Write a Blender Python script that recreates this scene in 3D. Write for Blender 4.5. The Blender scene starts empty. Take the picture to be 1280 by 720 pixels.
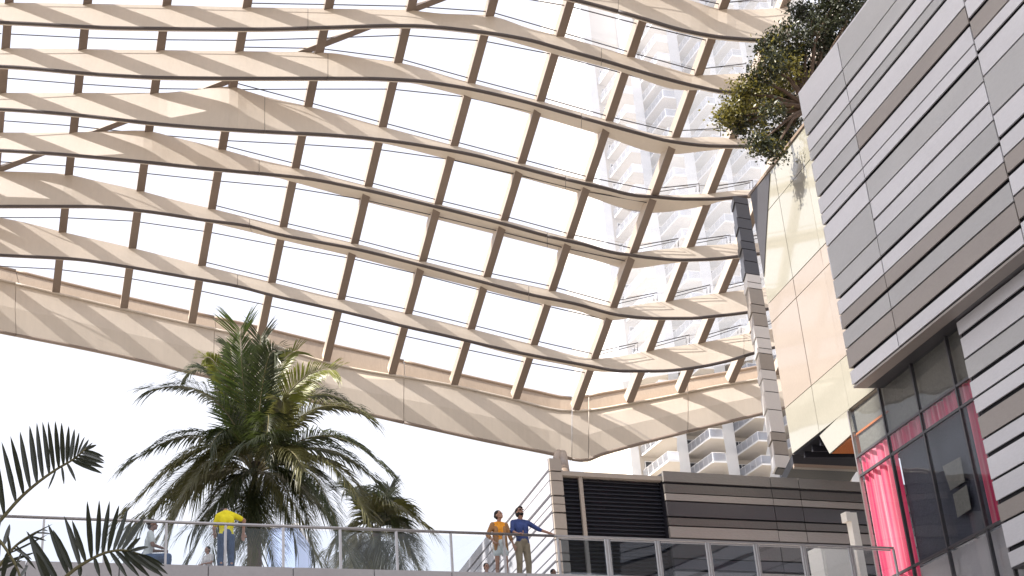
import bpy, math, random
import numpy as np
from mathutils import Vector, Matrix
random.seed(7)
S = bpy.context.scene
COL = S.collection
R = math.radians

# ------------------------------------------------------------------ camera
FPX = 1734.0
CAM = Vector((0, 0, 1.6))
MR = np.array([[0.9969351451833244, 0.07823245041735524, 0.0],
               [0.03259361616411012, -0.4153483789561601, -0.9090783136143094],
               [-0.07111942409532439, 0.9062921205660933, -0.41662527493679896]])
cd = bpy.data.cameras.new('camera'); cam = bpy.data.objects.new('camera', cd); COL.objects.link(cam)
cd.sensor_width = 36; cd.lens = FPX / 1280 * 36; cd.clip_start = .1; cd.clip_end = 5000
m4 = Matrix([list(MR[i]) + [0] for i in range(3)] + [[0, 0, 0, 1]])
cam.matrix_world = Matrix.Translation(CAM) @ m4
S.camera = cam

# ------------------------------------------------------------------ light
SUN_AZ, SUN_EL = 70, 47           # azimuth the rays travel towards, height of the sun
sd = bpy.data.lights.new('sun', 'SUN'); sun = bpy.data.objects.new('sun', sd); COL.objects.link(sun)
sd.energy = 5.0; sd.angle = R(.5); sd.color = (1, .93, .82)
ray_dir = Vector((math.sin(R(SUN_AZ)) * math.cos(R(SUN_EL)), math.cos(R(SUN_AZ)) * math.cos(R(SUN_EL)), -math.sin(R(SUN_EL))))
sun.rotation_euler = ray_dir.to_track_quat('-Z', 'Y').to_euler()
w = bpy.data.worlds.new('World'); S.world = w; w.use_nodes = True
nt = w.node_tree; bg = nt.nodes['Background']; bg.inputs[1].default_value = .15
sky = nt.nodes.new('ShaderNodeTexSky'); sky.sky_type = 'NISHITA'; sky.sun_disc = False
sky.sun_elevation = R(SUN_EL); sky.sun_rotation = R(SUN_AZ + 180); sky.air_density = 1.0; sky.dust_density = 6.0; sky.ozone_density = 1
hsv = nt.nodes.new('ShaderNodeHueSaturation'); hsv.inputs['Saturation'].default_value = .45
nt.links.new(sky.outputs[0], hsv.inputs['Color'])
cl = nt.nodes.new('ShaderNodeTexNoise'); cl.inputs['Scale'].default_value = 1.6; cl.inputs['Detail'].default_value = 7      # thin bright cloud veil
clr = nt.nodes.new('ShaderNodeMapRange'); clr.inputs['From Min'].default_value = .35; clr.inputs['From Max'].default_value = .65; clr.inputs['To Min'].default_value = .66; clr.inputs['To Max'].default_value = .9
nt.links.new(cl.outputs['Fac'], clr.inputs['Value'])
cmx = nt.nodes.new('ShaderNodeMix'); cmx.data_type = 'RGBA'; cmx.inputs['B'].default_value = (3.35, 3.4, 3.7, 1)
nt.links.new(clr.outputs[0], cmx.inputs['Factor']); nt.links.new(hsv.outputs[0], cmx.inputs['A']); nt.links.new(cmx.outputs['Result'], bg.inputs[0])
S.view_settings.view_transform = 'Standard'; S.view_settings.look = 'None'; S.view_settings.gamma = 1
S.view_settings.exposure = 1.22
S.cycles.max_bounces = 8; S.cycles.transparent_max_bounces = 24

# ------------------------------------------------------------------ helpers
def ray(px, py):
    v = MR @ np.array([px - 640, -(py - 360), -FPX]); return Vector(v)
def at_y(px, py, Y):
    d = ray(px, py); return CAM + d * ((Y - CAM.y) / d.y)
def at_z(px, py, z):
    d = ray(px, py); return CAM + d * ((z - CAM.z) / d.z)
def on_plane(px, py, P, n):
    d = ray(px, py); return CAM + d * ((P - CAM).dot(n) / d.dot(n))
def azv(a): return Vector((math.sin(R(a)), math.cos(R(a)), 0))
def woff(o):
    v = Vector((0, 0, 0))
    while o is not None: v = v + o.location; o = o.parent
    return v
def pchip(xs, ys):
    xs = np.array(xs, float); ys = np.array(ys, float)
    h = np.diff(xs); dl = np.diff(ys) / h; n = len(xs); m = np.zeros(n)
    for i in range(1, n - 1):
        if dl[i-1] * dl[i] > 0:
            w1 = 2*h[i] + h[i-1]; w2 = h[i] + 2*h[i-1]; m[i] = (w1 + w2) / (w1/dl[i-1] + w2/dl[i])
    m[0] = dl[0]; m[-1] = dl[-1]
    def f(x):
        if x <= xs[0]: return ys[0] + m[0] * (x - xs[0])
        if x >= xs[-1]: return ys[-1] + m[-1] * (x - xs[-1])
        i = int(np.searchsorted(xs, x) - 1); t = (x - xs[i]) / h[i]
        return ((1+2*t)*(1-t)**2*ys[i] + t*(1-t)**2*h[i]*m[i] + t*t*(3-2*t)*ys[i+1] + t*t*(t-1)*h[i]*m[i+1])
    return f
def poly(pts): return pchip([p[0] for p in pts], [p[1] for p in pts])

class MB:
    def __init__(s): s.v = []; s.f = []; s.mi = []
    def add(s, vs, fs, m=0):
        b = len(s.v); s.v += [Vector(v) for v in vs]; s.f += [tuple(b + i for i in f) for f in fs]; s.mi += [m] * len(fs)
    def hexa(s, a, b, m=0):     # a, b: matching quads, joined into a box
        s.add(list(a) + list(b), [(3, 2, 1, 0), (4, 5, 6, 7), (0, 1, 5, 4), (1, 2, 6, 5), (2, 3, 7, 6), (3, 0, 4, 7)], m)
    def box(s, c, ax, ay, az, m=0):   # centre and half-extent vectors
        c = Vector(c)
        s.hexa([c-ax-ay-az, c+ax-ay-az, c+ax+ay-az, c-ax+ay-az], [c-ax-ay+az, c+ax-ay+az, c+ax+ay+az, c-ax+ay+az], m)
    def slab(s, quad, t, m=0):
        s.hexa(quad, [q + t for q in quad], m)
    def prism(s, pts, t, m=0):
        n = len(pts); s.add(list(pts) + [p + t for p in pts], [tuple(range(n))[::-1], tuple(range(n, 2*n))] + [(i, (i+1) % n, n + (i+1) % n, n + i) for i in range(n)], m)
    def tube(s, pts, r, n=8, m=0, up=Vector((0, 0, 1))):
        rr = r if isinstance(r, (list, tuple)) else [r] * len(pts)
        vs = []
        for i, p in enumerate(pts):
            t = (pts[min(i+1, len(pts)-1)] - pts[max(i-1, 0)]).normalized()
            a = t.cross(up)
            a = a.normalized() if a.length > 1e-3 else t.cross(Vector((1, 0, 0))).normalized()
            b = t.cross(a)
            vs += [p + a * (rr[i] * math.cos(6.28318*k/n)) + b * (rr[i] * math.sin(6.28318*k/n)) for k in range(n)]
        L = len(pts)
        fs = [(i*n+k, i*n+(k+1) % n, (i+1)*n+(k+1) % n, (i+1)*n+k) for i in range(L-1) for k in range(n)]
        fs += [tuple(range(n))[::-1], tuple(range((L-1)*n, L*n))]
        s.add(vs, fs, m)
    def loft(s, secs, m=0):
        n = len(secs[0]); L = len(secs)
        vs = [p for sc in secs for p in sc]
        fs = [(i*n+k, i*n+(k+1) % n, (i+1)*n+(k+1) % n, (i+1)*n+k) for i in range(L-1) for k in range(n)]
        fs += [tuple(range(n))[::-1], tuple(range((L-1)*n, L*n))]
        s.add(vs, fs, m)
    def ball(s, c, r, nu=12, nv=8, m=0):
        rx, ry, rz = (r, r, r) if not hasattr(r, '__len__') else r
        c = Vector(c); vs = [c + Vector((0, 0, rz))]
        for i in range(1, nv):
            for k in range(nu):
                th = math.pi*i/nv; ph = 2*math.pi*k/nu
                vs.append(c + Vector((rx*math.sin(th)*math.cos(ph), ry*math.sin(th)*math.sin(ph), rz*math.cos(th))))
        vs.append(c - Vector((0, 0, rz))); fs = [(0, 1+k, 1+(k+1) % nu) for k in range(nu)]
        for i in range(nv-2):
            for k in range(nu): a = 1+i*nu; b = a+nu; fs.append((a+k, b+k, b+(k+1) % nu, a+(k+1) % nu))
        e = len(vs)-1; a = 1+(nv-2)*nu
        fs += [(a+(k+1) % nu, a+k, e) for k in range(nu)]
        s.add(vs, fs, m)
    def build(s, name, mats, parent=None, smooth=False, recalc=True):
        me = bpy.data.meshes.new(name); o = W = woff(parent) if parent else Vector((0, 0, 0))
        me.from_pydata([tuple(v - W) for v in s.v], [], s.f)
        for m in (mats if isinstance(mats, (list, tuple)) else [mats]): me.materials.append(m)
        if any(s.mi): me.polygons.foreach_set('material_index', s.mi)
        if smooth: me.polygons.foreach_set('use_smooth', [True] * len(me.polygons))
        if recalc:
            import bmesh
            bm = bmesh.new(); bm.from_mesh(me); bmesh.ops.recalc_face_normals(bm, faces=bm.faces); bm.to_mesh(me); bm.free()
        me.update()
        ob = bpy.data.objects.new(name, me); COL.objects.link(ob)
        if parent: ob.parent = parent
        return ob
def thing(name, label, cat, loc=(0, 0, 0), group=None):
    o = bpy.data.objects.new(name, None); COL.objects.link(o); o.location = Vector(loc); o['label'] = label; o['category'] = cat
    if group: o['group'] = group
    return o
def struct(o): o['kind'] = 'structure'; return o

# ------------------------------------------------------------------ materials
def mat(name, col, rough=.5, metal=0., var=.08, scale=.6, fine=12., bump=.02, spec=.5, emit=None, stretch=None, coat=0):
    m = bpy.data.materials.new(name); m.use_nodes = True; t = m.node_tree; b = t.nodes['Principled BSDF']
    b.inputs['Roughness'].default_value = rough; b.inputs['Metallic'].default_value = metal
    b.inputs['Specular IOR Level'].default_value = spec; b.inputs['Coat Weight'].default_value = coat
    g = t.nodes.new('ShaderNodeNewGeometry'); mp = t.nodes.new('ShaderNodeMapping')
    if stretch: mp.inputs['Scale'].default_value = stretch
    t.links.new(g.outputs['Position'], mp.inputs['Vector'])
    n1 = t.nodes.new('ShaderNodeTexNoise'); n1.inputs['Scale'].default_value = scale; n1.inputs['Detail'].default_value = 6
    n2 = t.nodes.new('ShaderNodeTexNoise'); n2.inputs['Scale'].default_value = fine; n2.inputs['Detail'].default_value = 4
    for n in (n1, n2): t.links.new(mp.outputs[0], n.inputs['Vector'])
    mx = t.nodes.new('ShaderNodeMath'); mx.operation = 'ADD'; t.links.new(n1.outputs['Fac'], mx.inputs[0]); t.links.new(n2.outputs['Fac'], mx.inputs[1])
    oi = t.nodes.new('ShaderNodeObjectInfo'); m3 = t.nodes.new('ShaderNodeMath'); m3.operation = 'MULTIPLY_ADD'; m3.inputs[1].default_value = .5
    t.links.new(oi.outputs['Random'], m3.inputs[0]); t.links.new(mx.outputs[0], m3.inputs[2])
    mr = t.nodes.new('ShaderNodeMapRange'); mr.inputs['From Min'].default_value = .75; mr.inputs['From Max'].default_value = 1.75
    mr.inputs['To Min'].default_value = 1 - var; mr.inputs['To Max'].default_value = 1 + var; t.links.new(m3.outputs[0], mr.inputs['Value'])
    vm = t.nodes.new('ShaderNodeVectorMath'); vm.operation = 'SCALE'; vm.inputs[0].default_value = col[:3]
    t.links.new(mr.outputs[0], vm.inputs['Scale']); t.links.new(vm.outputs[0], b.inputs['Base Color'])
    if bump:
        bp = t.nodes.new('ShaderNodeBump'); bp.inputs['Strength'].default_value = .4; bp.inputs['Distance'].default_value = bump
        t.links.new(n2.outputs['Fac'], bp.inputs['Height']); t.links.new(bp.outputs[0], b.inputs['Normal'])
    return m
def glass(name, tint, refl=1.0, rough=.02, veil=0., veilcol=(1, 1, 1), ior=1.45, warp=0.):
    m = bpy.data.materials.new(name); m.use_nodes = True; t = m.node_tree; t.nodes.clear()
    out = t.nodes.new('ShaderNodeOutputMaterial'); tr = t.nodes.new('ShaderNodeBsdfTransparent'); tr.inputs[0].default_value = (*tint, 1)
    gl = t.nodes.new('ShaderNodeBsdfGlossy'); gl.inputs['Roughness'].default_value = rough
    gg = t.nodes.new('ShaderNodeNewGeometry')      # Schlick reflectance, the same from both sides of the sheet
    dt = t.nodes.new('ShaderNodeVectorMath'); dt.operation = 'DOT_PRODUCT'; t.links.new(gg.outputs['Incoming'], dt.inputs[0]); t.links.new(gg.outputs['Normal'], dt.inputs[1])
    ab = t.nodes.new('ShaderNodeMath'); ab.operation = 'ABSOLUTE'; t.links.new(dt.outputs['Value'], ab.inputs[0])
    om = t.nodes.new('ShaderNodeMath'); om.operation = 'SUBTRACT'; om.inputs[0].default_value = 1; t.links.new(ab.outputs[0], om.inputs[1])
    pw = t.nodes.new('ShaderNodeMath'); pw.operation = 'POWER'; pw.inputs[1].default_value = 5; t.links.new(om.outputs[0], pw.inputs[0])
    fr = t.nodes.new('ShaderNodeMath'); fr.operation = 'MULTIPLY_ADD'; fr.inputs[1].default_value = .96; fr.inputs[2].default_value = .04; t.links.new(pw.outputs[0], fr.inputs[0])
    if warp:
        nz = t.nodes.new('ShaderNodeTexNoise'); nz.inputs['Scale'].default_value = .45; nz.inputs['Detail'].default_value = 1
        g = t.nodes.new('ShaderNodeNewGeometry'); t.links.new(g.outputs['Position'], nz.inputs['Vector'])
        bp = t.nodes.new('ShaderNodeBump'); bp.inputs['Strength'].default_value = 1; bp.inputs['Distance'].default_value = warp
        t.links.new(nz.outputs['Fac'], bp.inputs['Height']); t.links.new(bp.outputs[0], gl.inputs['Normal'])
    ml = t.nodes.new('ShaderNodeMath'); ml.operation = 'MULTIPLY'; ml.inputs[1].default_value = refl; ml.use_clamp = True
    t.links.new(fr.outputs[0], ml.inputs[0])
    mx = t.nodes.new('ShaderNodeMixShader'); t.links.new(ml.outputs[0], mx.inputs[0]); t.links.new(tr.outputs[0], mx.inputs[1]); t.links.new(gl.outputs[0], mx.inputs[2])
    last = mx
    if veil:
        tl = t.nodes.new('ShaderNodeBsdfTranslucent'); tl.inputs[0].default_value = (*veilcol, 1)
        nz = t.nodes.new('ShaderNodeTexNoise'); nz.inputs['Scale'].default_value = .5; nz.inputs['Detail'].default_value = 5
        g = t.nodes.new('ShaderNodeNewGeometry'); t.links.new(g.outputs['Position'], nz.inputs['Vector'])
        mr = t.nodes.new('ShaderNodeMapRange'); mr.inputs['From Min'].default_value = .3; mr.inputs['From Max'].default_value = .7
        mr.inputs['To Min'].default_value = veil*.95; mr.inputs['To Max'].default_value = veil*1.05; t.links.new(nz.outputs['Fac'], mr.inputs['Value'])
        m2 = t.nodes.new('ShaderNodeMixShader'); t.links.new(mr.outputs[0], m2.inputs[0]); t.links.new(mx.outputs[0], m2.inputs[1]); t.links.new(tl.outputs[0], m2.inputs[2]); last = m2
    t.links.new(last.outputs[0], out.inputs[0]); return m
def leafmat(name, c, c2, trans=.25, rough=.45):
    m = mat(name, c, rough, var=.3, scale=1.5, fine=9, bump=0); t = m.node_tree; b = t.nodes['Principled BSDF']; out = [n for n in t.nodes if n.type == 'OUTPUT_MATERIAL'][0]
    tl = t.nodes.new('ShaderNodeBsdfTranslucent'); tl.inputs[0].default_value = (*c2, 1); mx = t.nodes.new('ShaderNodeMixShader'); mx.inputs[0].default_value = trans
    t.links.new(b.outputs[0], mx.inputs[1]); t.links.new(tl.outputs[0], mx.inputs[2]); t.links.new(mx.outputs[0], out.inputs[0]); return m
M = dict(
    cream=mat('cream_paint', (.65, .565, .465), .5, var=.055, scale=1.6, fine=9, bump=.004, stretch=(1, 1, .12)),
    bronze=mat('bronze_paint', (.25, .19, .15), .45, var=.1),
    upstand=mat('upstand_shade_paint', (.33, .265, .215), .5, var=.1, scale=1.5, stretch=(1, 1, .2)),  # darker than the ribs: shade on the upstand put into its colour
    post=mat('post_cream', (.82, .77, .70), .5, var=.05),
    trim=mat('dark_trim', (.085, .066, .06), .45, var=.1),
    clad_side=mat('cladding_silver', (.40, .40, .44), .4, var=.04, scale=.3, bump=.003),
    rib=mat('rib_paint', (.62, .52, .42), .5, var=.06),
    steel=mat('steel', (.42, .40, .40), .3, metal=.8, var=.05),
    rod=mat('dark_rod', (.05, .045, .05), .4),
    roofglass=glass('roof_glass', (.89, .905, .95), 1.0, veil=.11, veilcol=(.97, .975, 1)),
    clad_lt=mat('cladding_pale_grey', (.67, .665, .70), .42, metal=.15, var=.08, scale=1.3, fine=22, bump=.003, stretch=(.35, .35, 1.2)),
    clad_md=mat('cladding_mid_grey', (.47, .468, .475), .42, metal=.15, var=.09, scale=1.3, fine=22, bump=.003, stretch=(.35, .35, 1.2)),
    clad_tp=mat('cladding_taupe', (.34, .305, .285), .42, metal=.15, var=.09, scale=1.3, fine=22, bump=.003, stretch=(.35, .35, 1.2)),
    clad_wh=mat('cladding_white', (.74, .71, .69), .4, var=.04, scale=.3, bump=.003),
    clad_tan=mat('cladding_tan', (.36, .315, .275), .4, var=.06, scale=.3, bump=.003),
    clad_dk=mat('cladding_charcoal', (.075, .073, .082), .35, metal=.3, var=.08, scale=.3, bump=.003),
    joint=mat('joint_black', (.012, .012, .02), .6),
    louvre=mat('louvre_slate', (.028, .030, .042), .45, metal=.2),
    creamglass=mat('cream_back_painted_glass', (.30, .29, .25), .10, var=.07, scale=.25, bump=0, coat=1),
    pinkglass=mat('blush_back_painted_glass', (.31, .265, .235), .18, var=.06, scale=.4, bump=0, coat=.4),
    wood=mat('orange_wood', (.42, .13, .035), .45, var=.25, scale=2, fine=30, stretch=(1, 8, 8)),
    curtain=leafmat('pink_curtain', (.80, .07, .18), (.95, .08, .2), .5, .8),
    interior=mat('dark_interior', (.035, .038, .055), .7, var=.3, scale=.7),
    interior2=mat('grey_interior', (.14, .135, .12), .7, var=.25, scale=.4),
    winglass=glass('window_glass', (.95, .96, .97), .6, rough=.015, ior=1.5, warp=.03),
    railglass=glass('rail_glass', (.93, .95, .97), .7, ior=1.45, warp=.01),
    concrete=mat('concrete', (.42, .40, .41), .75, var=.08, scale=.8),
    deck=mat('terrace_stone', (.45, .42, .40), .7),
    ground=mat('pale_paving', (.34, .31, .275), .8, var=.08),
    white=mat('white_render', (.74, .74, .75), .7, var=.03, scale=.2),
    beige=mat('beige_render', (.60, .55, .49), .75, var=.05, scale=.2),
    darkwin=mat('dark_window', (.06, .065, .08), .15, var=.3, scale=.2),
    bluewall=mat('pale_blue_wall', (.42, .52, .78), .6, var=.08),
    railglass2=glass('rail_glass_dark', (.62, .68, .74), 2.6, ior=1.5, warp=.02),
    tglass=glass('tower_glass', (.9, .93, .97), .8, veil=.5, veilcol=(.92, .94, 1)),
    bark=mat('bark', (.10, .065, .045), .9, var=.35, scale=6, bump=.03),
    palmtrunk=mat('palm_trunk', (.16, .11, .085), .9, var=.35, scale=5, bump=.03),
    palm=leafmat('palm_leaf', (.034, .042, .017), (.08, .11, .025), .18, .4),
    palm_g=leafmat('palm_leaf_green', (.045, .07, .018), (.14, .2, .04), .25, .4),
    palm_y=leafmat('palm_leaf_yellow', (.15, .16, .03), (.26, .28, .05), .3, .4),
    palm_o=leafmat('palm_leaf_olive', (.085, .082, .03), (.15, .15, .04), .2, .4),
    areca=leafmat('areca_leaf', (.030, .034, .024), (.07, .08, .03), .16, .4),
    rachis=mat('rachis', (.13, .11, .045), .6, var=.2),
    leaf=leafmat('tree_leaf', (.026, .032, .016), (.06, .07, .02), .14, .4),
    leaf_y=leafmat('tree_leaf_painted_sun', (.17, .155, .035), (.3, .26, .06), .3, .4),  # sunlit part of the crown put into a brighter leaf colour
    skin=mat('skin', (.40, .215, .145), .5, var=.06, bump=.001), skin_d=mat('skin_deep', (.20, .10, .065), .5, var=.06, bump=.001),
    hair=mat('hair', (.014, .009, .007), .7, var=.3, fine=60, bump=.01),
    blue=mat('blue_knit', (.045, .075, .235), .85, var=.3, scale=7, fine=11, bump=.03),
    khaki=mat('khaki_twill', (.34, .27, .18), .85, var=.25, scale=6, fine=10, bump=.03),
    tan=mat('tan_jacket', (.40, .20, .08), .8, var=.3, scale=8, fine=12, bump=.03),
    orange=mat('orange_knit', (.85, .33, .02), .8, var=.08, fine=40, bump=.004),
    whitecloth=mat('pale_cloth', (.62, .66, .64), .8, var=.2, scale=14, fine=40, bump=.004),
    yellow=mat('yellow_cotton', (.82, .70, .015), .8, var=.15, scale=5, fine=10, bump=.03),
    denim=mat('denim', (.045, .085, .17), .85, var=.3, scale=6, fine=12, bump=.02),
    shoe=mat('shoe', (.05, .04, .04), .6), dark_eye=mat('eye', (.02, .015, .015), .2), lip=mat('lip', (.32, .10, .09), .5),
)

def pleat_light(m):  # light on the folds and reflections put into pale pink stripes
    t = m.node_tree; b = t.nodes['Principled BSDF']
    tc = t.nodes.new('ShaderNodeTexCoord'); mp = t.nodes.new('ShaderNodeMapping'); mp.inputs['Scale'].default_value = (2.2, 2.2, .03)
    nz = t.nodes.new('ShaderNodeTexNoise'); nz.inputs['Scale'].default_value = 3.5; nz.inputs['Detail'].default_value = 3
    cr = t.nodes.new('ShaderNodeValToRGB'); cr.color_ramp.elements[0].position = .38; cr.color_ramp.elements[0].color = (.80, .05, .17, 1); cr.color_ramp.elements[1].position = .66; cr.color_ramp.elements[1].color = (1, .55, .62, 1)
    t.links.new(tc.outputs['Object'], mp.inputs['Vector']); t.links.new(mp.outputs[0], nz.inputs['Vector']); t.links.new(nz.outputs['Fac'], cr.inputs[0]); t.links.new(cr.outputs[0], b.inputs['Base Color'])
pleat_light(M['curtain'])

# ------------------------------------------------------------------ ground
g = MB(); g.add([(-2500, -2500, 0), (2500, -2500, 0), (2500, 2500, 0), (-2500, 2500, 0)], [(0, 1, 2, 3)])
struct(g.build('ground', M['ground'], recalc=False))

# ------------------------------------------------------------------ canopy geometry
V = at_y(720, 512, 60)
def camdir(x, y, z): return Vector(MR @ np.array([x, y, z])).normalized()
RIBDIR = camdir(-869, -2744, -1734)               # runs down and away
BL = camdir(1, -.21, 0); BR = camdir(1, .13, -.1)
nL = RIBDIR.cross(BL).normalized(); nL = nL if nL.z > 0 else -nL
nR = RIBDIR.cross(BR).normalized(); nR = nR if nR.z > 0 else -nR
RVX, RVY = -229., 3104.; UPV = Vector((0, 0, 1))
def crease_x(py): return 720 - .382 * (py - 512)
def roof(px, py, up=0.):
    if px <= crease_x(py): return on_plane(px, py, V + nL * up, nL)
    return on_plane(px, py, V + nR * up, nR)
canopy = thing('glass_canopy', 'long cream blade-ribbed glass roof canopy sweeping across the upper left above the terrace', 'canopy', (V.x, V.y, 0))
FT = poly([(-220, 297), (0, 350), (62, 365), (156, 387), (241, 406), (291, 417), (427, 458), (560, 481), (630, 496.6), (714, 514), (722, 514), (792, 504), (845, 494), (896, 483), (952, 474), (1010, 462)])
FU = poly([(-220, 283), (0, 335), (66, 351.6), (153, 372), (237, 391), (322, 410), (413, 432), (480, 447), (560, 466), (667, 490), (716, 499), (749, 494), (779, 489), (842, 478), (905, 468), (947, 460), (1010, 447)])
FN = poly([(-220, 372), (0, 415.6), (133, 442), (267, 473), (480, 523), (605, 551), (699, 570), (725, 576), (733, 576), (745, 571), (790, 558), (880, 535), (955, 517), (1010, 503)])
BLADES = [
 # T (top edge), N (nose), B (rear lower edge where seen), seams
 ([(-220,240),(0,272),(31,278),(75,289),(162,309),(258,333),(337,352),(418,372),(507,391),(589,411),(665,430),(748,448),(783,444),(813,438),(852,432),(890,426),(927,418),(1010,402)],
  [(-220,300),(0,320),(62,323),(94,325),(156,334),(219,345),(297,359),(339,370),(414,387),(501,408),(554,420),(640,440),(740,459),(777,465),(821,465),(860,462),(903,454),(948,441),(1010,424)],
  [(560,422),(640,444),(700,456),(757,466),(800,466)], [297, 930]),
 ([(-220,205),(0,214),(37,215),(78,217),(116,225),(172,237.5),(219,250),(266,261),(353,283),(439,303),(523,325),(601,344),(686,362),(756,381),(774,385),(796,381),(836,376),(903,365.6),(935,362),(1010,352)],
  [(-220,254),(0,259),(75,259),(109,259),(172,264),(259,276.6),(312,284),(344,293),(445,312.5),(520,331),(601,353),(661.6,369),(720,381),(777.5,395.6),(819,399),(860,399),(901,395.6),(938,391),(1010,378)],
  [(240,274),(344,300),(429,320),(511,341),(595,361),(676,381),(720,389),(764,402),(787,399),(810,399)], [312, 661]),
 ([(-220,161),(0,165.6),(103,165),(175,163),(187,164),(216,171),(269,184),(323,199),(367,209),(454,231),(539,253),(626,274),(707,296),(790,316),(806,314),(845,310),(896,306),(926,305),(1010,299)],
  [(-220,184),(0,189),(78,194),(175,203),(266,212.5),(325,218),(382,224),(445,236),(539,258),(626,280),(684,296),(740,309),(789,320),(815,323.5),(852,326),(890,325),(927,321),(1010,310)],
  [(330,219),(445,251.6),(532,273),(617,294),(701,315),(740,325),(789,336.6),(834,331),(870,326)], [324, 684]),
 ([(-220,114),(0,116),(109,116),(200,116),(237,113),(291,108),(306,113),(337,122),(386,133),(470,156),(561,180),(648,203),(724,223),(806,243),(845,244),(881,242),(921,238),(1010,234)],
  [(-220,132),(0,137.5),(109,146),(187,155),(272,162),(331,165.6),(414,170),(470,175),(554,187.5),(601,197),(640,207.5),(707,225),(765,238),(815,246.5),(859,250),(890,250),(918,248),(1010,240)],
  [(450,176),(470,179),(557,200),(640,220),(721,242),(815,267),(884,258),(910,249)], [331, 707]),
 ([(-220,58),(0,60),(156,62),(312,64),(411,66),(451,72),(495,77.5),(576,100),(664,123),(749,147),(834,170),(861,172),(887,171),(921,173),(1010,172)],
  [(-220,80),(0,84),(125,94),(203,98),(312,99),(445,99),(514,101.6),(570,109),(632,122),(727,148),(796,167),(840,178),(890,183.5),(934,184),(1010,180)],
  [(500,101),(570,119),(664,144),(743,167),(840,194),(880,190),(912,186)], [410, 727]),
 ([(-220,0),(0,3),(187,6),(312,9),(429,11),(507,12.5),(554,17),(607,19),(664,36),(720,50),(777,67),(840,86),(874,94),(921,92),(1010,88)],
  [(-220,24),(0,29),(156,36),(312,37.5),(507,33),(601,41),(664,51.6),(687,58),(752,76),(827,98),(871,109),(909,116),(1010,118)],
  [(600,42),(687,67),(771,89),(859,114),(890,113)], [385, 752]),
 ([(-220,-55),(0,-52),(400,-46),(520,-42),(620,-38),(700,-25),(790,-12),(865,1),(900,11),(940,12),(990,8),(1010,6)],
  [(-220,-28),(0,-24),(400,-18),(560,-22),(640,-15),(721,1.5),(790,20),(859,40),(906,48),(952,51),(1010,44)],
  [(600,-20),(700,-2)], [470, 773]),
 ([(-220,-118),(0,-114),(500,-105),(620,-98),(800,-75),(900,-60),(1010,-62)],
  [(-220,-90),(0,-86),(500,-82),(640,-76),(800,-44),(900,-28),(1010,-26)], [(600,-80),(700,-66)], [470, 773]),
 ([(-220,-184),(0,-180),(500,-171),(620,-164),(800,-141),(900,-126),(1010,-128)],
  [(-220,-156),(0,-152),(500,-148),(640,-142),(800,-110),(900,-94),(1010,-92)], [(600,-144),(700,-132)], [470, 773]),
]
TF = [poly(b[0]) for b in BLADES]; NF = [poly(b[1]) for b in BLADES]
fwd = Vector((0, 1, 0))
def blade_section(i, x):
    T = roof(x, TF[i](x)); yn = max(NF[i](x), TF[i](x) + 3.5); n = at_y(x, yn, T.y - .2)
    for _ in range(3): n = at_y(x, yn, T.y - .24 * (T.z - n.z))
    bp = BLADES[i][2]; ex = 0.
    if bp[0][0] <= x <= bp[-1][0]:
        by = poly(bp)(x); q = at_z(x, max(by, NF[i](x)), n.z); ex = max(0, q.y - n.y)
    ex = max(.20, ex)
    return T, n, n + fwd * ex + Vector((0, 0, .04)), T + fwd * .12 + Vector((0, 0, -.10))
def build_blade(i):
    cuts = [-220] + BLADES[i][3] + [988]
    for a, b in zip(cuts[:-1], cuts[1:]):
        a2 = a + (.3 if a > -220 else 0); b2 = b - (.3 if b < 988 else 0)
        n = max(2, int((b2 - a2) / 11)); secs = []; nose = []
        for k in range(n + 1):
            x = a2 + (b2 - a2) * k / n; T, N, B, T2 = blade_section(i, x)
            secs.append([T, T * .5 + N * .5 + Vector((0, -.03, -.01)), N + Vector((0, -.01, .07)), N + Vector((0, .03, .0)), B, T2]); nose.append(N + Vector((0, .02, .05)))
        o = MB(); o.loft(secs); p = o.build('blade', M['cream'], canopy)
        if b < 988:
            jt = []
            for x in (b - 1.2, b + 1.2):
                sc_ = list(blade_section(i, x)); c_ = sum(sc_, Vector()) / 4; jt.append([q + (c_ - q).normalized() * .03 for q in sc_])
            j_ = MB(); j_.loft(jt); j_.build('joint_plate', M['trim'], p)
        t = MB(); t.tube(nose, .075, 8); t.build('edge_trim', M['trim'], p, smooth=True)
for i in range(len(BLADES)): build_blade(i)

RIBX = [-190, -102, -15, 70, 155, 240, 325, 408, 490, 568, 645, 720, 787, 851, 914, 972]
def rib_x(xb, yb, y): return xb + (xb - RVX) / (RVY - yb) * -(y - yb)
for xb in RIBX:
    yb = FT(xb) - 2; P0 = roof(xb, yb); xt = rib_x(xb, yb, -200)
    right = xb > 725
    n = nR if right else nL
    P1 = on_plane(xt, -200, V, n)
    if not right: P0 = on_plane(xb, yb, V, nL)
    d = (P1 - P0).normalized(); n = (UPV - d * d.z).normalized(); s = d.cross(n).normalized()
    s = s if s.x > 0 else -s
    hw = .15; dep = .42
    o = MB(); o.slab([P0 - s*hw, P0 + s*hw, P1 + s*hw, P1 - s*hw], n * dep); p = o.build('rib', M['rib'], canopy)
    o = MB(); o.slab([P0 - s*(hw+.02) - n*.035, P0 + s*(hw+.02) - n*.035, P1 + s*(hw+.02) - n*.035, P1 - s*(hw+.02) - n*.035], n * .03); o.build('bottom_flange', M['bronze'], p)
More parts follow.
